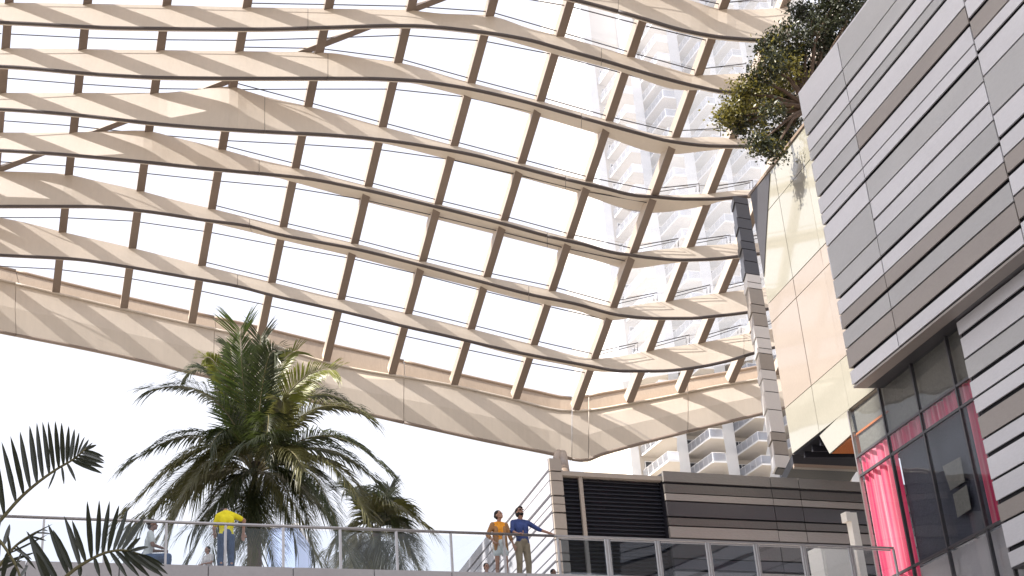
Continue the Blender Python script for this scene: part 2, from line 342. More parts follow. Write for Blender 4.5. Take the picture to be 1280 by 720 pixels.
# diagonal brace running through the kinks
a, b = on_plane(-220, 298, V, nL), on_plane(640, -35, V, nL); s = (b - a).normalized().cross(nL).normalized()
o = MB(); q = [a - s*.11 + nL*.06, a + s*.11 + nL*.06, b + s*.11 + nL*.06, b - s*.11 + nL*.06]; o.slab(q, nL*.34); p = o.build('diagonal_brace', M['rib'], canopy)
o = MB(); o.slab([v - nL*.03 for v in q], nL*.025); o.build('bottom_flange', M['bronze'], p)
# glazing: one pane per bay and blade gap, tie rods below it
def cell(xb, i):      # where rib xb crosses the line of blade i (i=-1: the edge beam)
    yb = FT(xb); y = yb
    for _ in range(12):
        x = rib_x(xb, yb, y); y = (FU(x) if i < 0 else TF[i](x))
    return rib_x(xb, yb, y), y
for j in range(len(RIBX) - 1):
    for i in range(-1, len(BLADES) - 1):
        c = [cell(RIBX[j], i), cell(RIBX[j+1], i), cell(RIBX[j+1], i+1), cell(RIBX[j], i+1)]
        right = RIBX[j] >= 719; n = nR if right else nL
        P = [on_plane(x, y, V, n) + n * .62 for x, y in c]
        cx = sum(P, Vector()) / 4; P = [p + (cx - p).normalized() * .02 for p in P]
        o = MB(); o.slab(P, n * .02); o.build('glass_pane', M['roofglass'], canopy)
def rod(pts, r=.022):
    o = MB(); o.tube(pts, r, 6); o.build('tie_rod', M['rod'], canopy)
for j in range(len(RIBX) - 1):
    right = RIBX[j] >= 719; n = nR if right else nL
    for i in range(0, len(BLADES)):
        if RIBX[j+1] < -20: continue
        A, B = cell(RIBX[j], i), cell(RIBX[j+1], i)
        if not right:
            if j > 4: rod([on_plane(A[0], A[1] - 5, V + n*.1, n), on_plane(B[0], B[1] - 5, V + n*.1, n)])
            lo = lambda x: NF[i](x)
            off = 13 - max(0, A[0] - 350) * .012; off2 = 13 - max(0, B[0] - 350) * .012
            A2 = (A[0] - 8, max(lo(A[0] - 8), A[1]) + off); B2 = (B[0] - 10, max(lo(B[0] - 10), B[1]) + off2)
            rod([on_plane(*A2, V + n*.1, n), on_plane(*B2, V + n*.1, n)])
        elif i < 7:
            xa, xb_ = A[0] + 4, B[0] - 16
            f = lambda x, dy: on_plane(x, A[1] + (B[1]-A[1]) * (x-A[0]) / (B[0]-A[0]) + dy, V + n*.1, n)
            rod([f(xa, -8), f(xb_, -12), f(xb_, -2)], .02)
            if i < 4: rod([f(xa + 2, -4), f(xb_ - 4, -9), f(xb_ - 4, -2)], .016)
# edge beam (fascia) and upstand
def fasc(x):
    T = roof(x, FT(x)); N = at_y(x, FN(x), T.y - .25); return T, N
cuts = [-220, 20, 268, 505, 715, 736, 860, 1010]
for a, b in zip(cuts[:-1], cuts[1:]):
    n = max(2, int((b - a) / 14)); secs = []; rid = []; low = []; up = []; tl = []
    for k in range(n + 1):
        x = a + .3 + (b - a - .6) * k / n; T, N = fasc(x); mid = (T + N) / 2 + Vector((0, -.12, 0))
        secs.append([T, mid, N + Vector((0, 0, .08)), N + Vector((0, .12, 0)), N + Vector((0, .9, .25)), T + Vector((0, .9, -.05))])
        rid.append(T + Vector((0, -.05, .0))); low.append(N + Vector((0, .03, .03)))
        U = at_y(x, FU(x), T.y + .75); U0 = T + Vector((0, .62, -.1))
        up.append([U0, U, U + Vector((0, .25, 0)), U0 + Vector((0, .25, 0))]); tl.append(U + Vector((0, .0, .06)))
    o = MB(); o.loft(secs); p = o.build('fascia_panel', M['cream'], canopy)
    o = MB(); o.tube(rid, .055, 6); o.build('ridge_trim', M['cream'], p, smooth=True)
    o = MB(); o.tube(low, .08, 6); o.build('edge_trim', M['bronze'], p, smooth=True)
    o = MB(); o.loft(up); p = o.build('upstand', M['upstand'], canopy)
    o = MB(); o.tube(tl, .07, 6); o.build('top_trim', M['bronze'], p, smooth=True)

# ------------------------------------------------------------------ buildings on the right
U = azv(-14.8); NA = Vector((.9669, .2553, 0)); UP = Vector((0, 0, 1))
CA = at_y(1065, 480, 38)
REC = .85
PA = CA; PB = CA + NA * REC
def pl(plane, px, py): return on_plane(px, py, plane, NA)
def s_of(P): return (P - CA).dot(U)
def plane_pt(plane, s, z):
    p = plane + U * s; p.z = z; return p
JR = random.Random(3)
def panel_wall(parent, plane, s0, s1, zs, mats, thick=.10, gaps=None, nrm=NA, uu=U, origin=None, name='panel', lip=0):
    """stacked cladding panels between heights zs (top to bottom); s runs along uu; gaps are joint heights"""
    org = origin if origin is not None else plane
    for k in range(len(zs) - 1):
        gt = (gaps[k] if gaps else .03); z1, z0 = zs[k] , zs[k+1] + gt
        a = org + uu * (s0 + .012); b = org + uu * (s1 - .012)
        q = [Vector((a.x, a.y, z0)), Vector((b.x, b.y, z0)), Vector((b.x, b.y, z1)), Vector((a.x, a.y, z1))]
        jt_ = nrm * JR.uniform(-.006, .006) + UP * JR.uniform(-.004, .004); q = [p_ + jt_ for p_ in q]; q[0] = q[0] + nrm * JR.uniform(-.004, .004); q[2] = q[2] + nrm * JR.uniform(-.004, .004)
        o = MB(); o.slab(q, nrm * thick); o.build(name, M[mats[k % len(mats)]] if isinstance(mats[0], str) else mats[k % len(mats)], parent)

# --- upper grey volume
bA = thing('cladding_building', 'large striped grey panel-clad upper storey overhanging at the far right', 'building', (CA.x, CA.y, 0))
jy = [110, 147, 169, 187.5, 201.6, 225.8, 247, 267, 283, 308, 350, 376.6, 395, 415.6, 437.5, 465, 483]
def corner_x(y): return 1003 + (y - 118) * .172
zA = [pl(PA, corner_x(y), y).z for y in jy]
zA[0] = pl(PA, 1003, 112).z
thickj = {2, 4, 6, 8, 11, 13, 15}
gapsA = [.115 if (k + 1) in thickj else .055 for k in range(16)]
s1a = 0.0
sm1 = s_of(pl(PA, 1110, 366)); sm2 = s_of(pl(PA, 1242, 150))
colsA = [(sm1, s1a)]
wcol = sm1 - sm2
cols = [(0, sm1), (sm1, sm2), (sm2, sm2 - wcol), (sm2 - wcol, sm2 - 2*wcol), (sm2 - 2*wcol, sm2 - 3*wcol)]
matsA = [['clad_lt','clad_md','clad_lt','clad_md','clad_lt','clad_md','clad_lt','clad_lt','clad_lt','clad_md','clad_md','clad_lt','clad_tp','clad_md','clad_tp','clad_lt'],
         ['clad_md','clad_md','clad_lt','clad_md','clad_lt','clad_tp','clad_lt','clad_lt','clad_md','clad_lt','clad_md','clad_lt','clad_tp','clad_md','clad_tp','clad_lt'],
         ['clad_md','clad_lt','clad_md','clad_lt','clad_md','clad_lt','clad_tp','clad_lt','clad_lt','clad_md','clad_lt','clad_lt','clad_tp','clad_lt','clad_tp','clad_lt']]
for ci, (sa, sb) in enumerate(cols):
    zz = list(zA); gg = list(gapsA); mm = list(matsA[ci if ci < 3 else 1 + ci % 2])
    if ci == 1: zz.insert(10, zz[9] * .45 + zz[10] * .55); gg.insert(9, .075); mm.insert(9, 'clad_lt'); 
    if ci == 0: mm[9] = 'clad_md'
    if ci >= 2: zz = [zz[0]] + [z + .11 for z in zz[1:-1]] + [zz[-1]]
    # extra rows above, in view higher up
    panel_wall(bA, PA, min(sa, sb) + .012, max(sa, sb) - .012, zz, mm, .045, gg)
zt, zb = zA[0], zA[-1]
far, near = 0., sm2 - 3*wcol
o = MB()
c0 = plane_pt(PA, near, zb + .02) + NA*.12; c1 = plane_pt(PA, far - .06, zb + .02) + NA*.12
o.slab([c0, c1, Vector((c1.x, c1.y, zt - .05)), Vector((c0.x, c0.y, zt - .05))], NA * 9); o.build('backing_wall', M['joint'], bA)
# end face at the far corner with the same strips
panel_wall(bA, PA, 0, 0, [0, 0], ['clad_md']) if False else None
for k in range(16):
    a = plane_pt(PA, .0, zA[k+1] + gapsA[k]) + NA*.003; q = [a, a + NA*9, a + NA*9 + UP*(zA[k] - zA[k+1] - gapsA[k]), a + UP*(zA[k] - zA[k+1] - gapsA[k])]
    o = MB(); o.slab(q, -U * .055); o.build('end_panel', M[['clad_lt', 'clad_md', 'clad_tp'][k % 3]], bA)
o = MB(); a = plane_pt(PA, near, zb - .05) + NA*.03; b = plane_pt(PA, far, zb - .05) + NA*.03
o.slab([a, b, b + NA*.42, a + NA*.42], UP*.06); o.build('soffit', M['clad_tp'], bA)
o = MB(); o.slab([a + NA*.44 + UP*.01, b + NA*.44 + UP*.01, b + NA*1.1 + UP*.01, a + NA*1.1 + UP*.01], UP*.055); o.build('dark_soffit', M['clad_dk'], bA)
for k in range(9):
    c = a + NA*.62 + U*(2.0 + k*1.3) + UP*.0; o = MB(); o.tube([c, c + UP*.02], .05, 10); o.build('soffit_vent', M['joint'], bA)
o = MB(); o.slab([plane_pt(PA, near, zt) , plane_pt(PA, far, zt), plane_pt(PA, far, zt) + NA*.35, plane_pt(PA, near, zt) + NA*.35], UP*.06); o.build('coping', M['clad_lt'], bA)

# --- cream glass wing
bB = thing('cream_wing', 'recessed cream back-painted glass wall between the panel column and the grey overhang', 'building', (PB.x, PB.y, 0))
sS = [s_of(pl(PB, 940, 243)) + .15, s_of(pl(PB, 988, 330)), s_of(pl(PB, 1024, 305)), s_of(pl(PB, 1062, 520))]
zr = [pl(PB, 968.6, 219).z + .35, pl(PB, 974, 247).z, pl(PB, 992, 347).z, pl(PB, 996, 372).z, pl(PB, 1015, 482).z, pl(PB, 1025, 541).z]
ssplit = sS + [sS[-1] - 3.2]
for ci in range(4):
    a, b = ssplit[ci + 1], ssplit[ci]
    panel_wall(bB, PB, a, b, zr, ['creamglass', 'creamglass', 'pinkglass', 'pinkglass', 'creamglass'], .06, [.03]*5, name='glass_panel')
ztop = zr[0]; o = MB()
a = plane_pt(PB, ssplit[-1] , zr[-1] + .05) + NA*.075; b = plane_pt(PB, ssplit[0] - .03, zr[-1] + .05) + NA*.075
o.slab([a, b, Vector((b.x, b.y, ztop - .02)), Vector((a.x, a.y, ztop - .02))], NA*8); o.build('backing_wall', M['rib'], bB)
a = plane_pt(PB, ssplit[-1], ztop); b = plane_pt(PB, ssplit[0] + .1, ztop)
o = MB(); o.slab([a - NA*.05, b - NA*.05, b + NA*.3, a + NA*.3], UP*.10); o.build('coping', M['bronze'], bB)
# dark sheet painting a shadow onto the cream wall beside the column
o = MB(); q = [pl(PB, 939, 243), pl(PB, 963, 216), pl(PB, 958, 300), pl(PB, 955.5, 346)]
q = [p - NA*.03 for p in q]; o.prism(q, NA*.02); o.build('painted_shadow', M['clad_dk'], bB)
# dropped lower box, wood soffit and dark beam below the wing
q = [pl(PB, 1024.5, 544.5), pl(PB, 1060, 510), pl(PB, 1067, 540), pl(PB, 1037, 567)]
o = MB(); o.prism(q, NA*.06); o.build('drop_panel', M['creamglass'], bB)
zw = q[3].z; a, b = q[3], pl(PB, 1067, 540); b.z = zw
o = MB(); o.slab([a + NA*.07, b + NA*.07 - U*2, b + NA*4 - U*2, a + NA*4], UP*.06); o.build('wood_soffit', M['wood'], bB)
a = pl(PB, 991.5, 571); b = pl(PB, 1024, 544); a.z = b.z = zr[-1] - .02
o = MB(); o.slab([a + NA*.05, b + NA*.05 - U*1.6, b + NA*8.1 - U*1.6, a + NA*8.1 + U*.5], UP*.05); o.build('dark_soffit', M['joint'], bB)
for k in range(3):
    c = a.lerp(b, .2 + .3*k); o = MB(); o.box(c + NA*2.4 - UP*.13, NA*2.2, U*.05, UP*.10); o.build('beam', M['joint'], bB)
p0 = at_y(992, 580, 46.6); p1 = at_y(1075, 588, 47.6); p1.z = p0.z
o = MB(); o.slab([p0, p1, p1 + fwd*3, p0 + fwd*3], UP*.34); o.build('dark_beam', M['joint'], bB)
o = MB(); o.slab([p0 - fwd*.06 - UP*.12, p1 - fwd*.06 - UP*.12, p1 + fwd*.2 - UP*.12, p0 + fwd*.2 - UP*.12], UP*.115); o.build('beam_flange', M['bronze'], bB)
p = at_y(1040, 596, 52); o = MB(); o.tube([Vector((p.x, p.y, p.z - 4)), Vector((p.x, p.y, p0.z + .3))], .28, 12); o.build('round_column', M['white'], bB, smooth=True)

# --- panel column at the end of the canopy
YC = 49.6
bC = thing('panel_column', 'tall narrow column of stacked panels, its upper shade painted charcoal, white to tan below', 'column', tuple(at_y(950, 400, YC).xy) + (0,))
cj = [245, 253.5, 272, 285, 301, 311, 326, 342, 352.5, 360, 380, 391, 407, 422, 435, 441.5, 462, 474, 489.5, 512, 540, 551, 568.5, 585]
cm = ['clad_dk']*7 + ['clad_wh', 'clad_wh', 'clad_tan', 'clad_tan', 'clad_tan', 'clad_wh', 'clad_wh', 'clad_wh', 'clad_tan', 'clad_wh', 'clad_wh', 'clad_wh', 'clad_wh', 'clad_tan', 'clad_tan', 'clad_wh']  # shade on the upper column is put into its charcoal panels
base = at_y(942, 400, YC); VV = azv(62)
zc = [at_y(918 + (y - 245) * .145, y, YC).z for y in cj]
for k in range(len(zc) - 1):
    j = .05 if k % 2 == 0 else .0
    a = Vector((base.x, base.y, zc[k+1] + .035)) - VV*j; b = a + VV*(.66 + j)
    h = UP*(zc[k] - zc[k+1] - .035)
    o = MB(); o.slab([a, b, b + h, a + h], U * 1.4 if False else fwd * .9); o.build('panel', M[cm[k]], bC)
o = MB(); a = Vector((base.x + .04, base.y + .06, zc[-1])); b = a + VV*.6; h = UP*(zc[0] - zc[-1] - .03)
o.slab([a, b, b + h, a + h], fwd*.8); o.build('core', M['joint'], bC)

# --- glazed bay with pink curtains, under the overhang
bG = thing('glazed_bay', 'reflective glazed bay with bright pink curtains under the grey overhang', 'window bay', (PB.x - .5, PB.y - 2, 0))
PG = PB - NA*.02
def G(px, py, d=0): return on_plane(px, py, PG + NA*d, NA)
mul = [s_of(G(1071, 574)), s_of(G(1115, 574)), s_of(G(1157, 550)), s_of(G(1209, 550)), s_of(G(1243, 600))]
zH1 = G(1150, 515).z; zH2 = G(1200, 510).z; zH3 = G(1182, 687).z; zTop = zb + .0; zLow = zH3 - 3.2
def gp(s, z, d=0):
    p = PG + U*s + NA*d; p.z = z; return p
def pane(s0, s1, z0, z1, name='glass_pane', m='winglass'):
    o = MB(); o.slab([gp(s0, z0), gp(s1, z0), gp(s1, z1), gp(s0, z1)], NA*.02); return o.build(name, M[m], bG)
mulx = mul + [mul[-1] - 2.0]
for k in range(5):
    a, b = mulx[k] - .03, mulx[k+1] + .03
    for z0, z1 in ((zH1 + .03, zTop), (zH2 + .03, zH1 - .03), (zH3 + .04, zH2 - .03), (zLow, zH3 - .04)):
        pane(a, b, z0, z1)
for k in range(6):
    o = MB(); o.slab([gp(mulx[k] - .03, zLow, -.03), gp(mulx[k] + .03, zLow, -.03), gp(mulx[k] + .03, zTop, -.03), gp(mulx[k] - .03, zTop, -.03)], NA*.10); o.build('mullion', M['clad_dk' if k else 'steel'], bG)
for z in (zH1, zH2, zH3):
    for k in range(5):
        o = MB(); o.slab([gp(mulx[k] - .032, z - .035, -.02), gp(mulx[k+1] + .032, z - .035, -.02), gp(mulx[k+1] + .032, z + .035, -.02), gp(mulx[k] - .032, z + .035, -.02)], NA*.08); o.build('transom', M['clad_dk'], bG)
def curtain(s0, s1, z0, z1, d=.14, amp=.07):
    o = MB(); n = max(8, int(abs(s1 - s0) / .045)); vs = []; fs = []
    for i in range(n + 1):
        s = s0 + (s1 - s0) * i / n; ph = s*19 + 1.7*math.sin(s*3.1); dd = d + amp*math.sin(ph) + .02*math.sin(ph*2.3)
        vs += [gp(s, z0, dd*1.02), gp(s, z1, dd)]
    fs = [(2*i, 2*i+2, 2*i+3, 2*i+1) for i in range(n)]
    o.add(vs, fs); ob = o.build('curtain', M['curtain'], bG, smooth=True, recalc=False)
curtain(mul[0] - .05, mul[1] + .0, zLow, zH1 - .0)
curtain(mul[1] - .1, mul[4] + .0, zH2 + .05, zH1)
curtain(mul[3] - .1, mul[4] - .4, zH3 + .05, zH2 + .1)
o = MB(); o.slab([gp(mul[1] - .02, zH3 + .05, .24), gp(mul[4] - 2, zH3 + .05, .24), gp(mul[4] - 2, zH1, .24), gp(mul[1] - .02, zH1, .24)], NA*.1); o.build('dark_screen', M['interior'], bG)
o = MB(); o.slab([gp(mul[0] - .1, zH1 + .05, .14), gp(mul[4] - 2, zH1 + .05, .14), gp(mul[4] - 2, zTop, .14), gp(mul[0] - .1, zTop, .14)], NA*.1); o.build('spandrel_backing', M['interior2'], bG)
o = MB(); o.slab([gp(mul[1] - .02, zLow, .2), gp(mul[4] - 2, zLow, .2), gp(mul[4] - 2, zH3 - .05, .2), gp(mul[1] - .02, zH3 - .05, .2)], NA*.1); o.build('lower_backing', M['concrete'], bG)
o = MB(); a = gp(mul[0] - .03, zLow, .09); o.slab([a, a + NA*4.4, a + NA*4.4 + UP*(zTop - zLow), a + UP*(zTop - zLow)], -U*.02); o.build('end_glass', M['winglass'], bG)
# a papered poster pair stuck inside the glass
for q in ([(1178, 583), (1200, 571), (1206, 602), (1188, 613)], [(1191, 618), (1208, 606), (1214, 636), (1197, 647)]):
    o = MB(); o.prism([G(x, y, .10) for x, y in q], NA*.01); o.build('notice', M['interior2'], bG)

# --- lower right cladding block
bD = thing('lower_cladding_block', 'grey striped cladding block right of the glazed bay at the lower right edge', 'building', (PB.x + 1, PB.y - 8, 0))
PD = PB - NA*.22
dj = [(1195, 399), (1199, 425), (1206, 451), (1212, 479), (1216, 501), (1222, 522.5), (1228, 551), (1233, 573.6), (1239, 603), (1245, 632.6), (1251, 656), (1258, 692), (1262, 712)]
zD = [on_plane(x, y, PD, NA).z for x, y in dj]; sD = s_of(on_plane(1228, 551, PD, NA))
zD[0] = min(zb - .07, zD[0] + .6)
panel_wall(bD, PD, sD - 12, sD, zD, ['clad_lt', 'clad_lt', 'clad_md', 'clad_lt', 'clad_lt', 'clad_tp', 'clad_lt', 'clad_lt', 'clad_lt', 'clad_tp', 'clad_lt', 'clad_lt'], .045, [.12, .06, .12, .06, .12, .06, .12, .06, .12, .06, .12, .03])
o = MB(); a = plane_pt(PD, sD - 12, zD[-1] + .03) + NA*.10; b = plane_pt(PD, sD - .03, zD[-1] + .03) + NA*.10
o.slab([a, b, Vector((b.x, b.y, zD[0])), Vector((a.x, a.y, zD[0]))], NA*.11); o.build('backing_wall', M['joint'], bD)
o = MB(); o.slab([a - NA*.1 - UP*.05, b - NA*.1 - UP*.05, b + NA*.3 - UP*.05, a + NA*.3 - UP*.05], UP*.04); o.build('soffit', M['clad_dk'], bD)

# ------------------------------------------------------------------ terrace, rear block
H = azv(65.7); HN = Vector((-H.y, H.x, 0))         # HN points away from the camera
RP = at_y(640, 668, 30.5)                            # a point on the handrail axis
ZR = RP.z; ZD = ZR - 1.07
def rail_pt(px, py):
    return on_plane(px, py, RP, HN)
def h_of(P): return (P - RP).dot(H)
def hp(t, z, d=0):
    p = RP + H*t + HN*d; p.z = z; return p
tL, tR = h_of(rail_pt(15, 645)), h_of(rail_pt(1117, 690))
o = MB(); o.slab([hp(-60, ZD - .6, .1), hp(tR + 1.5, ZD - .6, .1), hp(tR + 6, ZD - .6, 12), hp(-60, ZD - .6, 36)], UP*.6); struct(o.build('terrace', M['deck']))
edge = thing('terrace_edge', 'lavender grey panelled slab edge under the glass balustrade', 'slab edge', hp(0, ZD, 0))
ts = [h_of(rail_pt(x, 710)) for x in (259, 355, 449, 562)]; wd = (ts[-1] - ts[0]) / 3
t0 = ts[0] - wd * 8
for k in range(16):
    a, b = t0 + wd*k + .01, t0 + wd*(k+1) - .01
    if a > tR + 1: break
    b = min(b, tR + 1.2)
    o = MB(); o.slab([hp(a, ZD - .75, -.12), hp(b, ZD - .75, -.12), hp(b, ZD + .17, -.12), hp(a, ZD + .17, -.12)], HN*.2); o.build('panel', M['concrete'], edge)
o = MB(); a, b = t0, tR + 1.15; o.slab([hp(a, ZD - .7, .085), hp(b, ZD - .7, .085), hp(b, ZD + .15, .085), hp(a, ZD + .15, .085)], HN*.012); o.build('backing', M['joint'], edge)

bal = thing('glass_balustrade', 'long frameless glass balustrade with thin steel posts and pale round handrail', 'railing', hp(-5, ZD, 0))
px1 = [-95, -20, 55, 132, 208, 282, 354, 425, 495, 563, 629, 692]
tp = [h_of(rail_pt(x, 650 + .035*x*.7)) for x in px1]
o = MB(); o.tube([hp(tp[0], ZR), hp(tp[-1] + .05, ZR)], .032, 10); o.build('handrail', M['steel'], bal, smooth=True)
for t in tp[:-1]:
    o = MB(); o.box(hp(t, (ZD + ZR) / 2 + .06, 0), H*.022, HN*.03, UP*((ZR - ZD) / 2 - .09)); o.build('post', M['steel'], bal)
for a, b in zip(tp[:-1], tp[1:]):
    o = MB(); o.slab([hp(a + .03, ZD + .19, .0), hp(b - .03, ZD + .19, .0), hp(b - .03, ZR - .07, .0), hp(a + .03, ZR - .07, .0)], HN*.014); o.build('glass_pane', M['railglass'], bal)
bal2 = thing('framed_balustrade', 'steel framed glass balustrade with paired posts in front of the dark louvres', 'railing', hp(5, ZD, 0))
px2 = [697, 759, 822, 885, 945, 1004, 1063, 1117]
tq = [h_of(rail_pt(x, 668 + (x-640)*.038 + 3)) for x in px2]
o = MB(); o.box((hp(tq[0] - .1, ZR) + hp(tq[-1], ZR)) / 2, H*((tq[-1] - tq[0] + .1) / 2), HN*.035, UP*.022); o.build('handrail', M['steel'], bal2)
for k, t in enumerate(tq):
    for dt in (-.045, .03) if 0 < k < len(tq) - 1 else (0,):
        o = MB(); o.box(hp(t + dt, (ZD + ZR) / 2 + .06, 0), H*.02, HN*.03, UP*((ZR - ZD) / 2 - .09)); o.build('post', M['steel'], bal2)
for a, b in zip(tq[:-1], tq[1:]):
    o = MB(); z0, z1 = ZD + .19, ZR - .075
    o.slab([hp(a + .08, z0), hp(b - .09, z0), hp(b - .09, z1), hp(a + .08, z1)], HN*.014); p = o.build('glass_pane', M['railglass2' if a < tq[4] else 'railglass'], bal2)
    o = MB(); o.box(hp((a + b) / 2, z1 + .018), H*((b - a) / 2 - .09), HN*.015, UP*.014); o.build('pane_frame', M['steel'], p)

# rear block : striped light side face, louvre screen, dark striped wall
YB = 40.5
CB = at_y(690, 640, YB)
blk = thing('rear_pavilion', 'low pavilion behind the terrace with white striped side, dark louvres and charcoal striped wall', 'building', (CB.x, CB.y, 0))
def bpt(plane_n, px, py): return on_plane(px, py, CB, plane_n)
zq = [at_y(684.5 + (y - 573) * .085, y, YB).z for y in (573, 590, 601.6, 620.7, 631, 642, 662, 675.5, 692, 703, 716, 735, 755)]
kz = zq + [ZD - .3]
zlist = kz
def bwall(uu, s0, s1, zs, mats, nrm, thick=.1, gaps=None, off=Vector((0, 0, 0)), name='panel'):
    panel_wall(blk, CB, s0, s1, zs, mats, thick, gaps, nrm, uu, CB + off, name)
nside = NA
for (a, b) in ((0.0, 4.0), (4.0, 9.0), (9.0, 14.0), (14.0, 19.0), (19.0, 24.0)):
    bwall(U, a, b, zlist, ['clad_side']*14, nside, .1, [.10, .05]*7)
n2 = HN
fw = .42
bwall(H, .0, fw, zlist, ['clad_tan', 'clad_tan', 'clad_tan', 'clad_tan'], n2, .1, [.05, .03]*7, off=-HN*.0 + H*.02 - n2*.05)
tl = (bpt(HN, 827, 600) - CB).dot(H); zl = bpt(HN, 760, 597).z
o = MB(); a = CB + H*(fw + .05) + HN*.15; b = CB + H*tl + HN*.15
nsl = 44; z0 = ZD; 
for k in range(nsl):
    z = z0 + (zl - z0) * k / nsl; pa = Vector((a.x, a.y, z)); pb = Vector((b.x, b.y, z))
    o.slab([pa, pb, pb + HN*.09 + UP*.075, pa + HN*.09 + UP*.075], UP*.02)
o.build('louvre_slats', M['louvre'], blk)['kind'] = 'stuff'
o = MB(); a2 = a + HN*.13 + H*.12; b2 = b + HN*.13
o.slab([Vector((a2.x, a2.y, z0)), Vector((b2.x, b2.y, z0)), Vector((b2.x, b2.y, zl)), Vector((a2.x, a2.y, zl))], U*4.); o.build('louvre_backing', M['joint'], blk)
tm = (bpt(HN, 731, 640) - CB).dot(H)
o = MB(); c = CB + H*tm + HN*.11; c.z = (z0 + zl) / 2; o.box(c, H*.06, HN*.04, UP*((zl - z0) / 2)); o.build('mullion', M['clad_tan'], blk)
o = MB(); a = CB + H*fw; b = CB + H*(tl + .05); o.slab([Vector((a.x, a.y, zl)), Vector((b.x, b.y, zl)), Vector((b.x, b.y, zl)) + U*4.2, Vector((a.x, a.y, zl)) + U*4.2], UP*.14); o.build('head_flashing', M['clad_tan'], blk)
wj = (590, 606, 618, 628, 648, 659, 676, 700, 715, 735)
zw = [on_plane(828, y, CB, HN).z for y in wj] + [ZD - .3]
t960 = (bpt(HN, 963, 620) - CB).dot(H); t994 = (bpt(HN, 998, 620) - CB).dot(H); t1 = t994 + 9
ms = ['clad_dk3', 'clad_dk2', 'clad_tp3', 'clad_dk', 'clad_dk2', 'clad_tp3', 'clad_dk2', 'clad_dk', 'clad_tp3', 'clad_dk']
M['clad_dk3'] = mat('cladding_stone_grey', (.19, .18, .175), .4, metal=.1, var=.08, scale=1., fine=20, stretch=(.4, .4, 1.2))
M['clad_tp3'] = mat('cladding_warm_grey', (.27, .25, .24), .4, metal=.1, var=.08, scale=1., fine=20, stretch=(.4, .4, 1.2))
M['clad_dk2'] = mat('cladding_dark_grey', (.12, .112, .11), .4, metal=.3, var=.07, scale=.3)
gp3 = [.09, .035, .05, .06, .05, .09, .05, .07, .05, .05]
for a, b in ((tl, t960), (t960, t994), (t994, t1)):
    bwall(H, a, b, zw, ms, HN, .1, gp3, off=-HN*.12)
o = MB(); a = CB + H*(tl + .03); b = CB + H*t1; o.slab([Vector((a.x, a.y, z0)), Vector((b.x, b.y, z0)), Vector((b.x, b.y, zw[0] - .03)), Vector((a.x, a.y, zw[0] - .03))], HN*4); o.build('backing_wall', M['joint'], blk)
o = MB(); a = CB + NA*.11 + U*.12 ; b = CB + NA*.11 + U*24; o.slab([Vector((a.x, a.y, z0)), Vector((b.x, b.y, z0)), Vector((b.x, b.y, zq[0] - .03)), Vector((a.x, a.y, zq[0] - .03))], NA*.3); o.build('side_backing', M['joint'], blk)
# canopy props standing on the pavilion
for (x0, y0, x1, y1, r) in ((690, 592, 698, 566, .16), (706, 596, 703, 568, .2)):
    o = MB(); o.tube([at_y(x0, y0, 46), at_y(x1, y1, 58)], r, 12); o.build('prop_strut', M['bronze'], canopy, smooth=True)

q_ = at_y(699, 591, 41.5)
dc = thing('dome_camera', 'small black dome camera on the roof edge of the pavilion under the canopy corner', 'camera', q_ - UP*.2)
o = MB(); o.ball(q_, (.14, .14, .12), 12, 8); o.build('dome', M['darkwin'], dc, smooth=True)
o = MB(); o.tube([q_ - UP*.24, q_ - UP*.04], .05, 8); o.build('mount', M['steel'], dc)
# post with bracket and cabinet behind the balustrade
P = at_y(1072, 690, 37.2); zt_ = at_y(1061, 642, 37.2).z
post = thing('bracket_post', 'cream square post with a short bracket at its top in front of the charcoal wall', 'post', (P.x, P.y, ZD))
o = MB(); o.box(Vector((P.x, P.y, (ZD + zt_) / 2)), H*.11, HN*.11, UP*((zt_ - ZD) / 2)); o.build('shaft', M['post'], post)
o = MB(); o.box(Vector((P.x, P.y, zt_ - .12)) - H*.18, H*.07, HN*.12, UP*.13); o.build('bracket', M['post'], post)
P = at_y(1042, 710, 36.6); zt_ = at_y(1030, 687, 36.6).z
cab = thing('service_cabinet', 'pale cream cabinet behind the right end of the framed balustrade', 'cabinet', (P.x, P.y, ZD))
o = MB(); o.box(Vector((P.x, P.y, (ZD + zt_) / 2)), H*.52, HN*.3, UP*((zt_ - ZD) / 2)); o.build('body', M['post'], cab)
o = MB(); o.box(Vector((P.x, P.y, (ZD + zt_) / 2)) - HN*.31 + H*.02, H*.46, HN*.012, UP*((zt_ - ZD) / 2 - .08)); o.build('door', M['post'], cab)
P2 = P + H*1.0; o = MB(); 

# ------------------------------------------------------------------ unseen buildings added to shade the grey storey and palm (also mirrored in glass)
sh = azv(SUN_AZ)
edge_pt = CA + U*.4
nbp = edge_pt - sh * 62; nbp.z = 0
bN = thing('added_shade_tower', 'tall pale striped block added out of view to shade the grey storey', 'building', tuple(nbp))
wv = Vector((sh.y, -sh.x, 0))                        # to the right, seen along the rays
for k in range(22):
    z = k * 4.0
    o = MB(); c = nbp + wv*24; c.z = z + 1.9
    o.box(c, wv*24, sh*6, UP*1.85); o.build('storey_panel', M[['clad_lt', 'clad_md', 'clad_wh', 'clad_tp'][k % 4]], bN)
o = MB(); c = nbp + wv*24; c.z = 44; o.box(c, wv*23.9, sh*5.9, UP*43.9); o.build('core', M['clad_dk'], bN)

